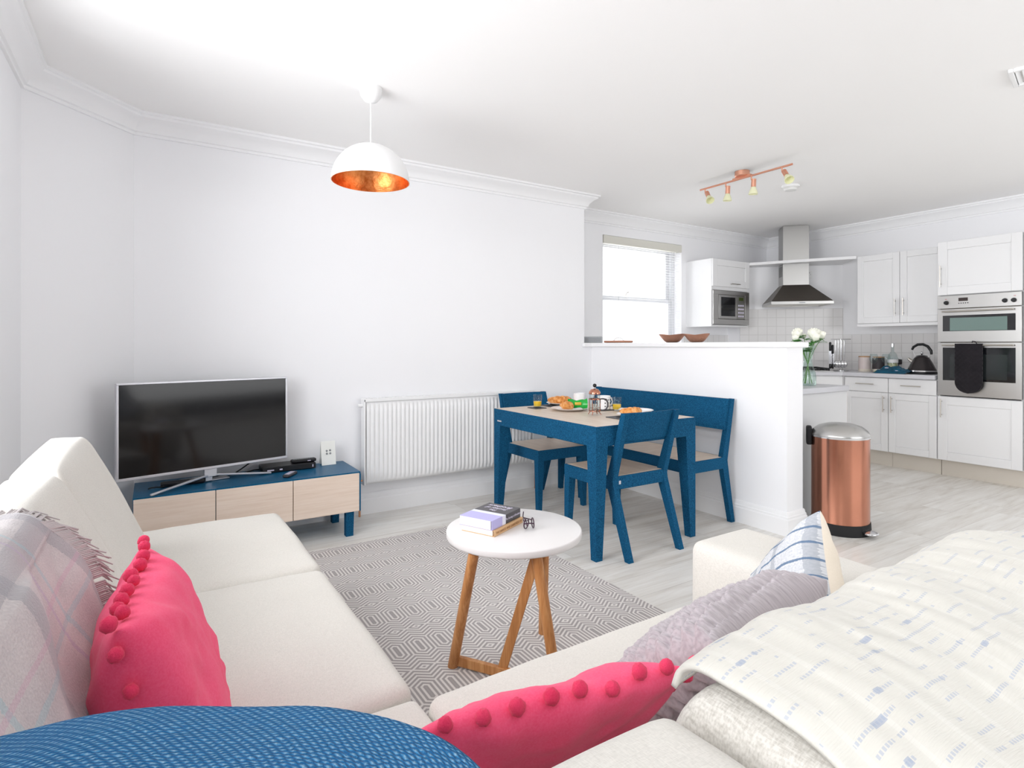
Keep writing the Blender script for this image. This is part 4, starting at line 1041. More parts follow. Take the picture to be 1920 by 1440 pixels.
obj('rear_handle', MB().rbox((0, 0, .605), (.10, .035, .12), .012, 8).map(lambda x, y, z: (hc.x + x * ha.y + y * ha.x, hc.y - x * ha.x + y * ha.y, z)), BLACK_M, bn, merge=.0001)

# ------------------------------------------------------------------ kitchen cabinets
def MC(xf): return lambda u, w, z: (xf - w, u, z)          # on the right wall, u = Y, w towards the room
def MBk(yf): return lambda u, w, z: (u, yf - w, z)         # on the window wall
def shaker(u0, u1, z0, z1, mp, st=.062, fr_=.020, flat=False):
    m = MB()
    if flat: m.box(u0, u1, 0, fr_, z0, z1)
    else:
        m.box(u0 + st, u1 - st, .0, fr_ - .007, z0 + st, z1 - st)
        m.box(u0, u0 + st, 0, fr_, z0, z1).box(u1 - st, u1, 0, fr_, z0, z1).box(u0 + st, u1 - st, 0, fr_, z0, z0 + st).box(u0 + st, u1 - st, 0, fr_, z1 - st, z1)
    return m.map(mp)
def handle(parent, mp, u, z0, z1, horiz=False, length=None, off=.020):
    m = MB(); r = .005
    if horiz:
        m.tube([(u - length / 2, off + .028, z0), (u + length / 2, off + .028, z0)], r, 8)
        for k in (-1, 1): m.tube([(u + k * length * .38, off, z0), (u + k * length * .38, off + .028, z0)], .004, 8)
    else:
        m.tube([(u, off + .028, z0), (u, off + .028, z1)], r, 8)
        for q in (.14, .86): m.tube([(u, off, z0 + (z1 - z0) * q), (u, off + .028, z0 + (z1 - z0) * q)], .004, 8)
    return obj('handle', m.map(mp), SATIN, parent)
G = .0018
def base_unit(label, y0, y1, hside):
    t = thing('base_cabinet', label, 'cabinet', (6.4, (y0 + y1) / 2, 0), 0, 'white base cabinets along the right wall')
    mp = MC(6.14)
    obj('body', MB().box(6.14, 6.648, y0, y1, .15, .884), CAB, t, smooth=False)
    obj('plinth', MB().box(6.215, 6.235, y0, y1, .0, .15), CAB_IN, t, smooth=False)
    d = obj('drawer', shaker(y0 + G, y1 - G, .737, .876, mp, flat=True), CAB, t, bevel=.003)
    handle(d, mp, (y0 + y1) / 2, .815, 0, True, .17)
    d = obj('door', shaker(y0 + G, y1 - G, .155, .732, mp), CAB, t, bevel=.003)
    handle(d, mp, (y0 + .035) if hside < 0 else (y1 - .035), .545, .705)
base_unit('white base cabinet with drawer left of the pair, below the storage canisters', 2.76, 3.175, -1)
base_unit('white base cabinet with drawer right of the pair, below the kettle', 2.348, 2.758, 1)
# corner hob unit
t = thing('corner_base_cabinet', 'white diagonal corner base cabinet under the hob', 'cabinet', (6.0, 3.8, 0))
obj('body', MB().prism([(6.15, 3.18), (6.648, 3.18), (6.648, 3.468), (5.87, 4.246), (5.42, 4.246), (5.42, 3.91)], .15, .884), CAB, t, smooth=False)
obj('door', MB().prism([(6.122, 3.195), (6.136, 3.209), (5.44, 3.905), (5.426, 3.891)], .155, .876), CAB, t, bevel=.003)
obj('corner_post', MB().box(6.122, 6.15, 3.177, 3.20, .15, .884), plain('post_grey', '#C9C8CA', .4), t, smooth=False)
obj('plinth', MB().prism([(6.22, 3.18), (6.24, 3.18), (5.46, 3.96), (5.44, 3.94)], 0, .15), CAB_IN, t, smooth=False)
t = thing('base_cabinet', 'white base cabinet under the kitchen window', 'cabinet', (5.0, 4.1, 0))
obj('body', MB().box(4.60, 5.415, 3.90, 4.415, .15, .884), CAB, t, smooth=False); obj('plinth', MB().box(4.60, 5.42, 3.97, 3.99, 0, .15), CAB_IN, t, smooth=False)
for a, b in ((4.602, 5.005), (5.009, 5.41)):
    d = obj('door', shaker(a, b, .155, .876, MBk(3.90)), CAB, t, bevel=.003); handle(d, MBk(3.90), b - .035, .68, .84)
wt = MB().prism([(6.09, 2.352), (6.648, 2.352), (6.648, 3.4685), (5.868, 4.2485), (5.868, 4.418), (4.58, 4.418), (4.58, 3.86), (5.41, 3.86), (6.09, 3.18)], .885, .924)
settag(obj('worktop', wt, WORKTOP, bevel=.004), 'grey laminate worktop running under the hob and along the right wall', 'worktop')
# peninsula
t = thing('peninsula_cabinet', 'low white end cabinet behind the half-height wall and copper bin', 'cabinet', (4.0, 2.5, 0))
obj('body', MB().box(3.575, 4.40, 2.285, 2.74, .0, .859), CAB, t, smooth=False)
obj('end_panel', MB().box(3.575, 4.405, 2.267, 2.284, .0, .859), m_paint('end_panel_grey', '#D4D4D5', .4), t, bevel=.002)
obj('edge_strip', MB().box(4.401, 4.407, 2.268, 2.74, .0, .859), OAK, t, smooth=False)
settag(obj('worktop', MB().prism([(3.592, 2.25), (4.40, 2.25), (4.43, 2.265), (4.44, 2.29), (4.44, 2.76), (3.592, 2.76)], .860, .900), WORKTOP, bevel=.006), 'short pale grey worktop holding the vase of roses', 'worktop')
# oven tower
OY0, OY1 = 1.733, 2.343
t = thing('oven_housing_cabinet', 'tall white cabinet built round the double oven', 'cabinet', (6.4, 2.04, 0))
mp = MC(6.14)
obj('body', MB().box(6.14, 6.648, OY0, OY1, .15, .738).box(6.14, 6.648, OY0, OY1, 1.656, 2.152).box(6.14, 6.648, OY0, OY0 + .016, .738, 1.656).box(6.14, 6.648, OY1 - .016, OY1, .738, 1.656).box(6.60, 6.648, OY0 + .016, OY1 - .016, .738, 1.656), CAB, t, smooth=False)
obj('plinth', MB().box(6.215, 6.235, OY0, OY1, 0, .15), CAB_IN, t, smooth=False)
d = obj('door', shaker(OY0 + G, OY1 - G, .155, .735, mp, .075), CAB, t, bevel=.003); handle(d, mp, OY1 - .035, .545, .715)
d = obj('door', shaker(OY0 + G, OY1 - G, 1.660, 2.148, mp, .075), CAB, t, bevel=.003); handle(d, mp, OY1 - .03, 1.735, 1.93)
t = thing('tall_cabinet', 'tall white cabinet cut off by the right edge of the picture', 'cabinet', (6.4, 1.43, 0))
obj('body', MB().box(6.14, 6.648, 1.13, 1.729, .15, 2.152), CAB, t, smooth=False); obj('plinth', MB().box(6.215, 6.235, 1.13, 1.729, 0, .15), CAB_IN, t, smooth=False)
for a, b in ((.155, .735), (.740, 2.148)):
    d = obj('door', shaker(1.132, 1.727, a, b, mp, .075), CAB, t, bevel=.003); handle(d, mp, 1.16, b - .25, b - .08)
# double oven
ov = thing('double_oven', 'stainless steel built-in double oven with three black knobs', 'oven', (6.37, 2.04, .742))
a, b = OY0 + .018, OY1 - .018; mo = MC(6.14)
obj('casing', MB().box(6.142, 6.59, a, b, .745, 1.65), STEEL_DK, ov, smooth=False)
def steelbox(u0, u1, w0, w1, z0, z1): return MB().box(u0, u1, w0, w1, z0, z1).map(mo)
obj('control_panel', steelbox(OY0 + .004, OY1 - .004, .0, .028, 1.536, 1.652), STEEL, ov, bevel=.002)
for u in (OY1 - .075, OY0 + .115, OY0 + .055):
    obj('knob', MB().lathe([(0, 0), (.017, 0), (.019, .004), (.016, .022), (.013, .026), (0, .026)], (6.112, u, 1.588 if u > 2.1 else 1.583), 24, Matrix.Rotation(-PI / 2, 3, 'Y')), BLACK, ov)
dsp = obj('display', steelbox(2.108, 2.178, .028, .0285, 1.598, 1.628), plain('clock_display', '#3A2E2C', .2), ov, smooth=False)
bb = MB()
for i in range(5): bb.lathe([(0, 0), (.0045, 0), (.0045, .003), (0, .003)], (6.112, 2.108 + i * .0165, 1.580), 10, Matrix.Rotation(-PI / 2, 3, 'Y'))
obj('buttons', bb, BLACK, ov)
pm = MB()
for u in (OY1 - .07, OY0 + .05): pm.box(u - .006, u - .002, .028, .0284, 1.616, 1.624).box(u + .002, u + .006, .028, .0284, 1.616, 1.624)
pm.map(mo); obj('printed_symbols', pm, plain('red_print', '#B05048', .5), ov, smooth=False)
for (z0, z1, wz0, wz1) in ((1.232, 1.530, 1.330, 1.472), (.748, 1.226, .885, 1.182)):
    d = obj('oven_door', steelbox(OY0 + .004, OY1 - .004, .0, .026, z0, z1), STEEL, ov, bevel=.002)
    obj('glass_panel', steelbox(OY0 + .045, OY1 - .045, .026, .0275, wz0, wz1), OVENGLASS, d, smooth=False)
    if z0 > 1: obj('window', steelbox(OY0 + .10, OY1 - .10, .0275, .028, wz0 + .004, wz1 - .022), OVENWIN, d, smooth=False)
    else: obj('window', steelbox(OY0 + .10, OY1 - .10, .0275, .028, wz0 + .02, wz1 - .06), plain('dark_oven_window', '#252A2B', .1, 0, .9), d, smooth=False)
    hb = MB().tube([(OY0 + .05, .058, z1 - .022), (OY1 - .05, .058, z1 - .022)], .0075, 10)
    for u in (OY0 + .07, OY1 - .07): hb.tube([(u, .026, z1 - .022), (u, .058, z1 - .022)], .005, 8)
    obj('handle', hb.map(mo), SATIN, d)
# oven glove
og = thing('oven_glove', 'black quilted double oven glove hanging over the lower oven handle', 'oven glove', (6.07, 2.10, .77))
gy0, gy1 = 1.99, 2.19
def glove(side):
    m = MB()
    def f(u, v):
        z = 1.218 - v * .44; hw = (gy1 - gy0) / 2; c = (gy0 + gy1) / 2
        k = max(0, (v - .78) / .22); ww = hw * math.sqrt(max(0.0, 1 - k * k)) if k > 0 else hw
        yy = c + (u * 2 - 1) * ww
        q = .003 * (abs(math.sin((yy + z) * 75)) + abs(math.sin((yy - z) * 75)))
        bul = .012 * (1 - (2 * u - 1) ** 4)
        return (6.070 - bul - q if side else 6.084, yy, z)
    return f
m = MB().grid(glove(1), 50, 90); n0 = len(m.v); m.grid(glove(0), 50, 90)
W_ = 91
for i in range(50):
    for j in (0, 90): m.face([i * W_ + j, (i + 1) * W_ + j, n0 + (i + 1) * W_ + j, n0 + i * W_ + j])
for j in range(90):
    for i in (0, 50): m.face([i * W_ + j, i * W_ + j + 1, n0 + i * W_ + j + 1, n0 + i * W_ + j])
m.uv = {}
obj('mitt', m, BLACKC, og, ang=60)
obj('hanging_loop', MB().tube([(6.075, 2.03, 1.215), (6.07, 2.04, 1.235), (6.07, 2.06, 1.24), (6.075, 2.065, 1.225)], .004, 6), BLACKC, og)
# wall cabinets
t = thing('wall_cabinet', 'white two-door wall cabinet above the kettle and canisters', 'cabinet', (6.48, 2.75, 1.4))
mp = MC(6.32)
obj('body', MB().box(6.32, 6.648, 2.348, 3.14, 1.425, 2.14), CAB, t, smooth=False)
obj('light_pelmet', MB().box(6.305, 6.325, 2.348, 3.14, 1.398, 1.424), CAB, t, smooth=False)
for a, b, hs in ((2.737, 3.138, -1), (2.35, 2.733, 1)):
    d = obj('door', shaker(a, b, 1.43, 2.138, mp, .062), CAB, t, bevel=.003); handle(d, mp, a + .035 if hs < 0 else b - .035, 1.50, 1.67)
t = thing('microwave_cabinet', 'white wall cabinet between window and hood holding the microwave', 'cabinet', (5.46, 4.24, 1.41))
obj('body', MB().box(5.14, 5.158, 4.075, 4.420, 1.41, 2.15).box(5.762, 5.78, 4.075, 4.420, 1.41, 2.15).box(5.158, 5.762, 4.075, 4.420, 1.41, 1.428).box(5.158, 5.762, 4.075, 4.420, 1.812, 2.15).box(5.158, 5.762, 4.40, 4.420, 1.428, 1.812), CAB, t, smooth=False)
d = obj('door', shaker(5.142, 5.778, 1.850, 2.148, MBk(4.075), .07), CAB, t, bevel=.003); handle(d, MBk(4.075), 5.50, 1.885, 0, True, .15)
mw = thing('microwave', 'stainless steel built-in microwave with green display', 'microwave', (5.46, 4.2, 1.43))
mk = MBk(4.075)
obj('casing', MB().box(5.17, 5.75, 4.08, 4.395, 1.432, 1.806), STEEL_DK, mw, smooth=False)
obj('trim_frame', MB().box(5.150, 5.775, 0, .018, 1.432, 1.492).box(5.150, 5.775, 0, .018, 1.762, 1.806).box(5.150, 5.235, 0, .018, 1.492, 1.762).box(5.70, 5.775, 0, .018, 1.492, 1.762).map(mk), STEEL, mw, bevel=.002)
d = obj('door', MB().box(5.238, 5.545, 0, .022, 1.496, 1.758).map(mk), STEEL, mw, bevel=.002)
obj('window', MB().box(5.275, 5.515, .022, .023, 1.525, 1.735).map(mk), OVENGLASS, d, smooth=False)
p_ = obj('control_panel', MB().box(5.549, 5.697, 0, .020, 1.496, 1.758).map(mk), m_metal('panel_steel', '#A9A8A4', .4), mw, bevel=.001)
obj('display', MB().box(5.585, 5.665, .020, .021, 1.705, 1.74).map(mk), plain('green_display', '#3D4A1E', .3), p_, smooth=False)
q = MB()
for i in range(3):
    for j in range(4): q.box(5.572 + i * .036, 5.598 + i * .036, .020, .0215, 1.52 + j * .04, 1.538 + j * .04)
obj('buttons', q.map(mk), INK_W, p_, smooth=False)
# shelf round the corner
sh = MB(); N = 28
fpts = smooth_poly([(5.782, 4.06), (5.86, 3.93), (5.97, 3.68), (6.10, 3.47), (6.30, 3.15)], 3)
O2 = Vector((6.265, 3.855)); e2 = Vector((.7071, -.7071)); n2 = Vector((-.7071, -.7071))
def backpt(t):
    p = lerp_poly(fpts, t); w_ = (p - O2).dot(n2); u_ = (p - O2).dot(e2)
    if abs(u_) < .142: bw = .225
    else: bw = .004
    q = O2 + e2 * u_ + n2 * min(bw, w_ - .02)
    q.x = min(q.x, 6.645); q.y = min(q.y, 4.415)
    return p, q
rows = []
ts_ = sorted([i / 60 for i in range(61)])
for t_ in ts_: rows.append(backpt(t_))
b0 = len(sh.v)
for p, q in rows:
    for z in (2.118, 2.148): sh.v += [Vector((p.x, p.y, z)), Vector((q.x, q.y, z))]
for i in range(len(rows) - 1):
    A, B_ = i * 4, (i + 1) * 4
    sh.face([A, B_, B_ + 1, A + 1]); sh.face([A + 2, B_ + 2, B_ + 3, A + 3]); sh.face([A, B_, B_ + 2, A + 2]); sh.face([A + 1, B_ + 1, B_ + 3, A + 3])
sh.face([0, 1, 3, 2]); L_ = (len(rows) - 1) * 4; sh.face([L_, L_ + 1, L_ + 3, L_ + 2])
settag(obj('corner_shelf', sh, CAB, ang=30), 'curved white shelf crossing the extractor chimney between the wall cabinets', 'shelf')
# extractor hood
def MD(u, w, z): p = O2 + e2 * u + n2 * w; return (p.x, p.y, z)
hd_ = thing('extractor_hood', 'stainless steel chimney extractor hood across the kitchen corner', 'extractor hood', (O2.x, O2.y, 1.648))
obj('chimney', MB().box(-.135, .135, .004, .219, 1.88, 2.548).map(MD), STEEL, hd_, bevel=.002)
vs_ = MB()
for i in range(9): vs_.box(-.1356, -.1348, .03, .19, 1.985 + i * .013, 1.991 + i * .013)
obj('vent_slots', vs_.map(MD), BLACK_M, hd_, smooth=False)
cn = MB().hexa([MD(-.31, .004, 1.680), MD(.31, .004, 1.680), MD(.31, .47, 1.680), MD(-.31, .47, 1.680), MD(-.137, .004, 1.882), MD(.137, .004, 1.882), MD(.137, .221, 1.882), MD(-.137, .221, 1.882)])
obj('canopy', cn, STEEL_DK, hd_, smooth=False, bevel=.002)
obj('fascia', MB().box(-.312, .312, .45, .472, 1.648, 1.681).box(-.312, .312, .002, .02, 1.648, 1.681).box(-.312, -.29, .02, .45, 1.648, 1.681).box(.29, .312, .02, .45, 1.648, 1.681).map(MD), STEEL, hd_, bevel=.002)
obj('filter', MB().box(-.29, -.002, .02, .45, 1.655, 1.665).box(.002, .29, .02, .45, 1.655, 1.665).map(MD), plain('filter_aluminium', '#E2DFD8', .4, .6), hd_, smooth=False)
obj('front_logo', MB().box(-.03, .03, .472, .473, 1.660, 1.668).map(MD), INK_G, hd_, smooth=False)
def socket(label, mp, n=2, name='wall_socket'):
    s_ = thing(name, label, 'socket', Vector(mp(0, 0, 0)))
    obj('face_plate', MB().box(-.043 * n / 1.3, .043 * n / 1.3, 0, .009, -.043, .043).map(mp), WHITE, s_, bevel=.003)
    k = MB()
    for i in range(n):
        c = (i - (n - 1) / 2) * .062; k.box(c - .004, c + .004, .009, .0095, .012, .022).box(c - .014, c - .008, .009, .0095, -.006, 0).box(c + .008, c + .014, .009, .0095, -.006, 0)
    obj('pin_holes', k.map(mp), INK_G, s_, smooth=False); return s_
socket('white switched fuse outlet on the wall right of the hood chimney', lambda u, w, z: MD(.195 + u, w, 2.02 + z), 1, 'fused_outlet')
socket('white double socket on the tiles behind the teal cloth', lambda u, w, z: (6.642 - w, 2.92 + u, 1.04 + z), 2)
pg = thing('plug', 'black plug pushed into the socket between bottle and kettle', 'plug', (6.62, 2.87, 1.03))
obj('plug_body', MB().rbox((6.605, 2.875, 1.03), (.05, .05, .055), .01, 6), BLACK, pg, merge=.0001)
obj('flex', MB().tube([(6.60, 2.875, 1.005), (6.57, 2.86, .96), (6.55, 2.83, .935), (6.53, 2.75, .93)], .0035, 6), BLACK, pg)

# ------------------------------------------------------------------ on the worktops
KZ = .9245
hb = thing('gas_hob', 'steel gas hob with black pan supports in the corner worktop', 'hob', (6.03, 3.63, KZ))
obj('hob_plate', MB().box(-.29, .29, .07, .55, KZ, KZ + .009).map(MD), STEEL, hb, bevel=.003)
for (u, w_) in ((-.15, .19), (.15, .19), (-.15, .42), (.15, .42)):
    p = MD(u, w_, 0); obj('burner', MB().lathe([(0, KZ + .009), (.045, KZ + .009), (.045, KZ + .016), (.03, KZ + .022), (0, KZ + .022)], (p[0], p[1], 0), 20), BLACK_M, hb)
    g = MB()
    for s_ in (-1, 1): g.box(u + s_ * .10 - .004, u + s_ * .10 + .004, w_ - .10, w_ + .10, KZ + .03, KZ + .037).box(u - .10, u + .10, w_ + s_ * .10 - .004, w_ + s_ * .10 + .004, KZ + .03, KZ + .037)
    for s_ in (-1, 1): g.box(u + s_ * .07 - .03, u + s_ * .07 + .03, w_ - .003, w_ + .003, KZ + .03, KZ + .037).box(u - .003, u + .003, w_ + s_ * .07 - .03, w_ + s_ * .07 + .03, KZ + .03, KZ + .037)
    for s_ in (-1, 1):
        for q_ in (-1, 1): g.box(u + s_ * .10 - .005, u + s_ * .10 + .005, w_ + q_ * .10 - .005, w_ + q_ * .10 + .005, KZ + .009, KZ + .03)
    obj('pan_support', g.map(MD), BLACK_M, hb, smooth=False)
for i in range(4):
    p = MD(.262, .13 + i * .10, 0); obj('knob', MB().lathe([(0, KZ + .009), (.018, KZ + .009), (.016, KZ + .034), (0, KZ + .034)], (p[0], p[1], 0), 16), BLACK, hb)
# utensil stand
ux, uy = 6.36, 3.34
us_ = thing('utensil_stand', 'chrome rack hung with knives and steel cooking utensils in the corner', 'utensil rack', (ux, uy, KZ))
obj('rack', MB().lathe([(0, KZ), (.075, KZ), (.075, KZ + .008), (0, KZ + .010)], (ux, uy, 0), 32).tube([(ux, uy, KZ + .01), (ux, uy, KZ + .345)], .005, 8).tube([(ux - .07, uy + .07, KZ + .345), (ux + .07, uy - .07, KZ + .345)], .004, 8), CHROME, us_)
for i, (a, kind) in enumerate(((-.085, 'k'), (-.062, 'k'), (-.035, 's'), (-.01, 's'), (.02, 's'), (.045, 's'))):
    x, y = ux + a * .75, uy - a * .75; x -= .03
    if kind == 'k':
        zz = .17 if i else .20
        kn_ = obj('knife', MB().box(x - .0015, x + .0015, y - .014, y + .014, KZ + .05, KZ + zz + .02), CHROME, us_)
        obj('knife_handle', MB().rbox((x, y, KZ + zz + .065), (.018, .024, .10), .009, 6), BLACK, kn_, merge=.0001)
        obj('knife_handle', MB().rbox((x, y, KZ + .05), (.018, .024, .055), .009, 6), BLACK, kn_, merge=.0001)
    else:
        m = MB().tube([(x, y, KZ + .33), (x, y, KZ + .12)], .005, 8).sphere((x, y - .004, KZ + .075), .034, 10, (.55, .9, 1.2))
        obj('utensil', m, CHROME, us_)
def canister(label, x, y, r, h, body, band, lid):
    t = thing('canister', label, 'canister', (x, y, KZ), 0, 'storage canisters on the worktop')
    obj('jar', MB().lathe([(0, KZ + .03), (r, KZ + .03), (r, KZ + h - .012), (0, KZ + h - .012)], (x, y, 0), 32), body, t)
    obj('base_band', MB().lathe([(0, KZ), (r - .002, KZ), (r, KZ + .003), (r, KZ + .03), (0, KZ + .03)], (x, y, 0), 32), band, t)
    obj('lid', MB().lathe([(0, KZ + h - .012), (r * .98, KZ + h - .012), (r * .98, KZ + h), (0, KZ + h)], (x, y, 0), 32), lid, t)
canister('pale pink canister with wooden lid, left of the pair', 6.40, 3.115, .056, .165, plain('glaze_pink', '#D9CBC8', .3), plain('glaze_cream', '#E6DDD0', .35), DARKWOOD)
canister('charcoal canister with cream base behind the wine glasses', 6.46, 3.005, .056, .160, plain('glaze_charcoal', '#3A3438', .4), plain('glaze_cream_dark', '#E2D8CB', .35), DARKWOOD)
def wineglass(label, x, y):
    z = KZ
    settag(obj('wine_glass', MB().lathe([(0, z), (.034, z), (.034, z + .002), (.006, z + .006), (.004, z + .02), (.004, z + .075), (.012, z + .088), (.034, z + .11), (.041, z + .135), (.038, z + .165), (.031, z + .19), (.029, z + .19), (.036, z + .165), (.039, z + .135), (.032, z + .112), (.010, z + .092), (0, z + .09)], (x, y, 0), 32), GLASS, ang=60), label, 'glass', 'wine glasses on the worktop')
wineglass('wine glass in front of the charcoal canister', 6.32, 2.985); wineglass('wine glass standing close to the clear bottle', 6.40, 2.905)
bx, by_ = 6.44, 2.86
bt_ = thing('glass_bottle', 'clear long-necked glass bottle with white band and metal cap', 'bottle', (bx, by_, KZ))
obj('bottle', MB().lathe([(0, KZ), (.045, KZ), (.047, KZ + .01), (.047, KZ + .15), (.036, KZ + .19), (.015, KZ + .215), (.013, KZ + .26), (.010, KZ + .26), (.012, KZ + .215), (.034, KZ + .187), (.044, KZ + .148), (.044, KZ + .01), (0, KZ + .008)], (bx, by_, 0), 32), GLASS, bt_, ang=60)
obj('band', MB().lathe([(.0475, KZ + .10), (.049, KZ + .10), (.049, KZ + .135), (.0475, KZ + .135)], (bx, by_, 0), 32), WHITE, bt_)
obj('contents', MB().lathe([(0, KZ + .011), (.042, KZ + .011), (.042, KZ + .095), (0, KZ + .095)], (bx, by_, 0), 24), plain('pale_oil', '#C9C49A', .4), bt_)
obj('cap', MB().lathe([(0, KZ + .26), (.015, KZ + .26), (.015, KZ + .298), (0, KZ + .3)], (bx, by_, 0), 16), CHROME, bt_)
m = MB()
m.grid(lambda u, v: (6.22 + (u - .5) * .20 + .012 * noise.noise(Vector((u * 5, v * 5, 0))), 2.765 + (v - .5) * .30, KZ + .002 + .062 * (max(0, 1 - (2 * u - 1) ** 2) ** .6) * (max(0, 1 - abs(2 * v - .95) ** 2.2) ** .7) * (1 + .5 * noise.noise(Vector((u * 6, v * 9, 2))))), 30, 40); m.uv = {}
cl = thing('food_bag', 'crumpled dark teal printed bag lying in front of the kettle', 'bag', (6.22, 2.765, KZ))
obj('bag_body', m, TEALC, cl, ang=80)
obj('green_corner', MB().sphere((6.19, 2.885, KZ + .014), .022, 8, (1, 1.3, .55), .2, 2.), plain('lime_print', '#8DB33A', .5), cl)
obj('bag_tie', MB().sphere((6.15, 2.70, KZ + .030), .010, 6, (1, 2, .5)).sphere((6.16, 2.79, KZ + .055), .010, 6, (1, 2, .5)), INK_W, cl)
kx_, ky = 6.36, 2.565
kt = thing('kettle', 'black pyramid kettle with arched handle beside the double oven', 'kettle', (kx_, ky, KZ))
obj('body', MB().lathe([(0, KZ + .022), (.120, KZ + .022), (.122, KZ + .030), (.112, KZ + .052), (.086, KZ + .11), (.062, KZ + .155), (.048, KZ + .168), (0, KZ + .170)], (kx_, ky, 0), 48), plain('gloss_charcoal', '#2A2426', .2), kt, ang=50)
obj('base', MB().lathe([(0, KZ), (.122, KZ), (.125, KZ + .006), (.122, KZ + .021), (0, KZ + .021)], (kx_, ky, 0), 48), BLACK, kt)
obj('trim_ring', MB().lathe([(.1205, KZ + .022), (.1245, KZ + .024), (.1225, KZ + .034), (.1185, KZ + .034)], (kx_, ky, 0), 48), CHROME, kt)
obj('lid', MB().lathe([(.046, KZ + .170), (.046, KZ + .176), (.02, KZ + .182), (.005, KZ + .184), (.005, KZ + .192), (0, KZ + .192)], (kx_, ky, 0), 32), BLACK, kt)
obj('lid_knob', MB().sphere((kx_, ky, KZ + .203), .013, 10), CHROME, kt)
obj('handle', MB().tube([(kx_, ky + .085, KZ + .235), (kx_, ky + .072, KZ + .262), (kx_, ky + .035, KZ + .286), (kx_, ky - .01, KZ + .288), (kx_, ky - .05, KZ + .268), (kx_, ky - .078, KZ + .225), (kx_, ky - .082, KZ + .19)], [.010, .012, .013, .013, .013, .013, .010], 12), BLACK, kt)
obj('handle_bracket', MB().tube([(kx_, ky + .083, KZ + .238), (kx_, ky + .070, KZ + .20), (kx_, ky + .055, KZ + .158)], .004, 8).tube([(kx_, ky - .082, KZ + .195), (kx_, ky - .070, KZ + .16), (kx_, ky - .058, KZ + .150)], .004, 8), CHROME, kt)
obj('spout', MB().tube([(kx_, ky + .075, KZ + .115), (kx_, ky + .105, KZ + .135), (kx_, ky + .118, KZ + .150)], [.022, .015, .011], 12), SATIN, kt)
# vase with roses
vx, vy, VZ = 4.165, 2.43, .9005
va = thing('flower_vase', 'green tinted glass vase standing on the short grey worktop', 'vase', (vx, vy, VZ))
vp = [(0, VZ), (.052, VZ), (.057, VZ + .006), (.058, VZ + .06), (.052, VZ + .10), (.034, VZ + .155), (.029, VZ + .185), (.034, VZ + .225), (.050, VZ + .285), (.053, VZ + .298)]
obj('glass_body', MB().lathe(vp + [(r - .0025 if r > .01 else 0, z + .003) for r, z in vp[::-1][:-1]] + [(0, VZ + .012)], (vx, vy, 0), 40), GLASS_G, va, ang=60)
R_ax = Vector((.845, -.534, 0)); F_ax = Vector((.534, .845, 0))
heads = [(-.092, .385, -.01, .022), (-.066, .398, .02, .024), (-.108, .357, -.03, .017), (-.012, .372, .03, .012), (.028, .386, -.02, .026), (.052, .392, .01, .028), (.078, .388, .03, .026), (.040, .362, -.03, .024), (.105, .380, .0, .020)]
RL = ['white rose highest at the left of the bouquet', 'white rose second from the left, tall and upright', 'small drooping white rosebud at the far left of the bouquet', 'tiny white rosebud between the left and right clusters', 'white rose at the left of the right-hand cluster',
      'white rose topmost in the right-hand cluster', 'white rose behind the topmost one of the right-hand cluster', 'white rose lowest in the right-hand cluster', 'white rose at the far right of the bouquet']
for i, (a, hz, d, r) in enumerate(heads):
    r *= 1.32
    top = Vector((vx, vy, VZ + hz)) + R_ax * a + F_ax * d
    bot = Vector((vx, vy, VZ + .015)) - R_ax * (a * .38) - F_ax * d * .6
    neck = Vector((vx, vy, VZ + .19)) + R_ax * (a * .10) + F_ax * d * .1
    rs_ = thing('rose', RL[i], 'flower', bot, 0, 'white roses in the vase')
    pl_ = smooth_poly([bot, bot.lerp(neck, .6), neck, neck.lerp(top, .6), top - Vector((0, 0, r))], 2)
    obj('stem', MB().tube(pl_, .0026, 6), STEM, rs_)
    m = MB()
    for k in range(3):
        for j in range(5):
            an = j * 2 * PI / 5 + k * .6; rr = r * (.55 + .22 * k)
            def pf(u, v, an=an, rr=rr, k=k):
                w = (u - .5) * 1.9 * (1 - .15 * v); zz = -r * .9 + v * r * (2.0 - .15 * k); op = rr * (.35 + .75 * math.sin(v * 2.1)) 
                return (top.x + op * math.cos(an + w * .75), top.y + op * math.sin(an + w * .75), top.z + zz - .2 * r * (2 * u - 1) ** 2)
            m.grid(pf, 6, 6)
    m.uv = {}
    m.sphere(top, r * .62, 8, (1, 1, 1.15)); obj('bloom', m, ROSE, rs_, ang=60)
    lm_ = MB(); random.seed(i + 3)
    for q in range(4):
        tt_ = .52 + .11 * q; st_ = pl_[int(len(pl_) * min(.93, tt_ + .12))]; an = random.uniform(0, 2 * PI); L2 = .058
        dr = (R_ax * math.cos(an) + F_ax * math.sin(an) + Vector((0, 0, random.uniform(-.3, .4)))).normalized(); sd = dr.cross(Vector((0, 0, 1))).normalized()
        lm_.grid(lambda u, v: st_ + dr * (u * L2) + sd * ((v - .5) * .050 * math.sin(min(1, u * 1.02 + .02) * PI) ** .8) + Vector((0, 0, .006 * math.sin(u * 3) - .006 * abs(v - .5))), 8, 4)
    lm_.uv = {}
    obj('leaves', lm_, LEAF, rs_, solid=.0008)
for o in [o for o in COL.objects if o.name.split('.')[0] == 'rose']: pass
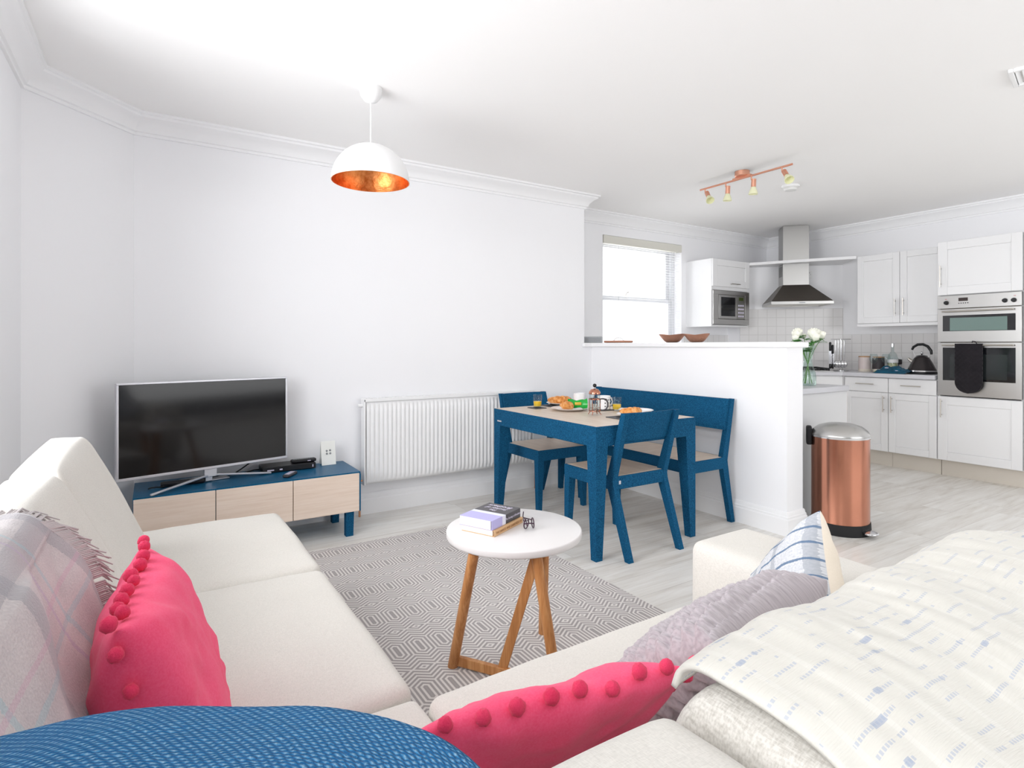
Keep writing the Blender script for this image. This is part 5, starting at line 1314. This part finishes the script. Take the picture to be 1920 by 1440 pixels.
# copper things on the half-height wall
WZ = 1.2245
def boat(label, x, y, L, Wd, h, rot, z=WZ):
    m = MB()
    for off in (0, 1):
        t_ = .004 * off
        def f(u, v):
            r = u; a = v * 2 * PI; k = r ** 5
            return ((L / 2 - t_) * (.70 + .3 * k) * r ** .7 * math.cos(a) if r > 0 else 0, (Wd / 2 - t_) * (.66 + .34 * k) * r ** .7 * math.sin(a), t_ + (h - t_) * k + .006 * k * math.cos(2 * a))
        m.grid(f, 14, 48)
    m.uv = {}
    c, s_ = math.cos(rot), math.sin(rot); m.map(lambda a, b, d: (x + a * c - b * s_, y + a * s_ + b * c, z + max(0, d)))
    return settag(obj('copper_bowl', m, m_leaf() if False else HAMMER, merge=.0001, ang=70), label, 'bowl', 'copper bowls on the half-height wall')
tH = NT('hammered_copper', .38, 1., lin('#CF9A82')); vv = tH.n('ShaderNodeTexVoronoi'); vv.inputs['Scale'].default_value = 70; tH.lk(tH.tc(), vv.inputs['Vector']); tH.bump(vv.outputs['Distance'], .5, .004); HAMMER = tH.m
boat('shallow hammered copper bowl with wavy rim, the left of two', 3.475, 3.13, .235, .16, .062, PI / 2)
boat('smooth shallow copper bowl, the right of two', 3.475, 2.89, .215, .15, .060, PI / 2)
hg = thing('copper_tray', 'small copper tray with thin wire handle on the wall ledge by the window', 'tray', (3.47, 3.74, WZ))
obj('tray', MB().rbox((3.47, 3.74, WZ + .010), (.12, .25, .020), .008, 8), HAMMER, hg, merge=.0001)
obj('wire_handle', MB().tube([(3.47, 3.67, WZ + .018), (3.47, 3.69, WZ + .034), (3.47, 3.72, WZ + .046), (3.47, 3.75, WZ + .046), (3.47, 3.78, WZ + .034), (3.47, 3.80, WZ + .018)], .0022, 6), SATIN, hg)
sp = thing('speaker', 'small grey portable speaker at the far end of the wall ledge', 'speaker', (3.44, 4.05, WZ), -.55)
obj('speaker_body', MB().rbox((0, 0, .030), (.18, .05, .058), .008, 8), plain('speaker_grey', '#A9ABAE', .5), sp, world=False, merge=.0001)
obj('grille', MB().box(-.075, .075, -.0262, -.0245, .010, .050), m_felt('speaker_cloth', '#8E9194', '#A5A7AA'), sp, world=False, smooth=False)

# ------------------------------------------------------------------ light
def area(name, loc, rot, sx, sy, power, col=(1, 1, 1), spread=PI):
    l = bpy.data.lights.new(name, 'AREA'); l.shape = 'RECTANGLE'; l.size = sx; l.size_y = sy; l.energy = power; l.color = col; l.spread = spread
    o = bpy.data.objects.new(name, l); COL.objects.link(o); o.location = loc; o.rotation_euler = rot; return o
area('daylight_left', (XL - .30, 2.0, 1.62), (0, -PI / 2, 0), 1.4, 1.8, 37, (.97, .985, 1.0), math.radians(128))
area('fill_rear', (XL - .30, -.7, 1.62), (0, -PI / 2, 0), 1.4, 1.2, 40, (.97, .985, 1.0), math.radians(150))  # added fill through the invented window behind the camera
area('fill_front', (4.0, YF - .30, 1.3), (PI / 2, 0, 0), 3.2, 2.0, 31, (1.0, .995, .985))  # added fill evening out ceiling and kitchen, through an invented front window
area('daylight_kitchen', ((WX0 + WX1) / 2, YB + .45, 1.75), (PI / 2, 0, PI), 1.3, 1.4, 12, (1.0, 1.0, 1.0), math.radians(115))
w = bpy.data.worlds.new('World'); sc.world = w; w.use_nodes = True
w.node_tree.nodes['Background'].inputs[0].default_value = (.93, .96, 1, 1); w.node_tree.nodes['Background'].inputs[1].default_value = 1.25

# ------------------------------------------------------------------ camera
cam = bpy.data.cameras.new('camera'); co = bpy.data.objects.new('camera', cam); COL.objects.link(co)
co.location = (0, 0, 1.2); co.rotation_euler = (PI / 2, 0, -math.radians(32.3))
cam.sensor_fit = 'HORIZONTAL'; cam.sensor_width = 36; cam.lens = 1068 / 1920 * 36; cam.shift_y = -72 / 1920; cam.clip_start = .03
sc.camera = co
vs = sc.view_settings; vs.view_transform = 'Standard'; vs.look = 'None'; vs.gamma = 1; vs.exposure = .44; vs.use_curve_mapping = False
c_ = sc.cycles
c_.max_bounces = 10; c_.diffuse_bounces = 7; c_.glossy_bounces = 4; c_.transparent_max_bounces = 24; c_.transmission_bounces = 8; c_.use_denoising = True
c_.sample_clamp_indirect = 8; c_.caustics_reflective = False; c_.caustics_refractive = False
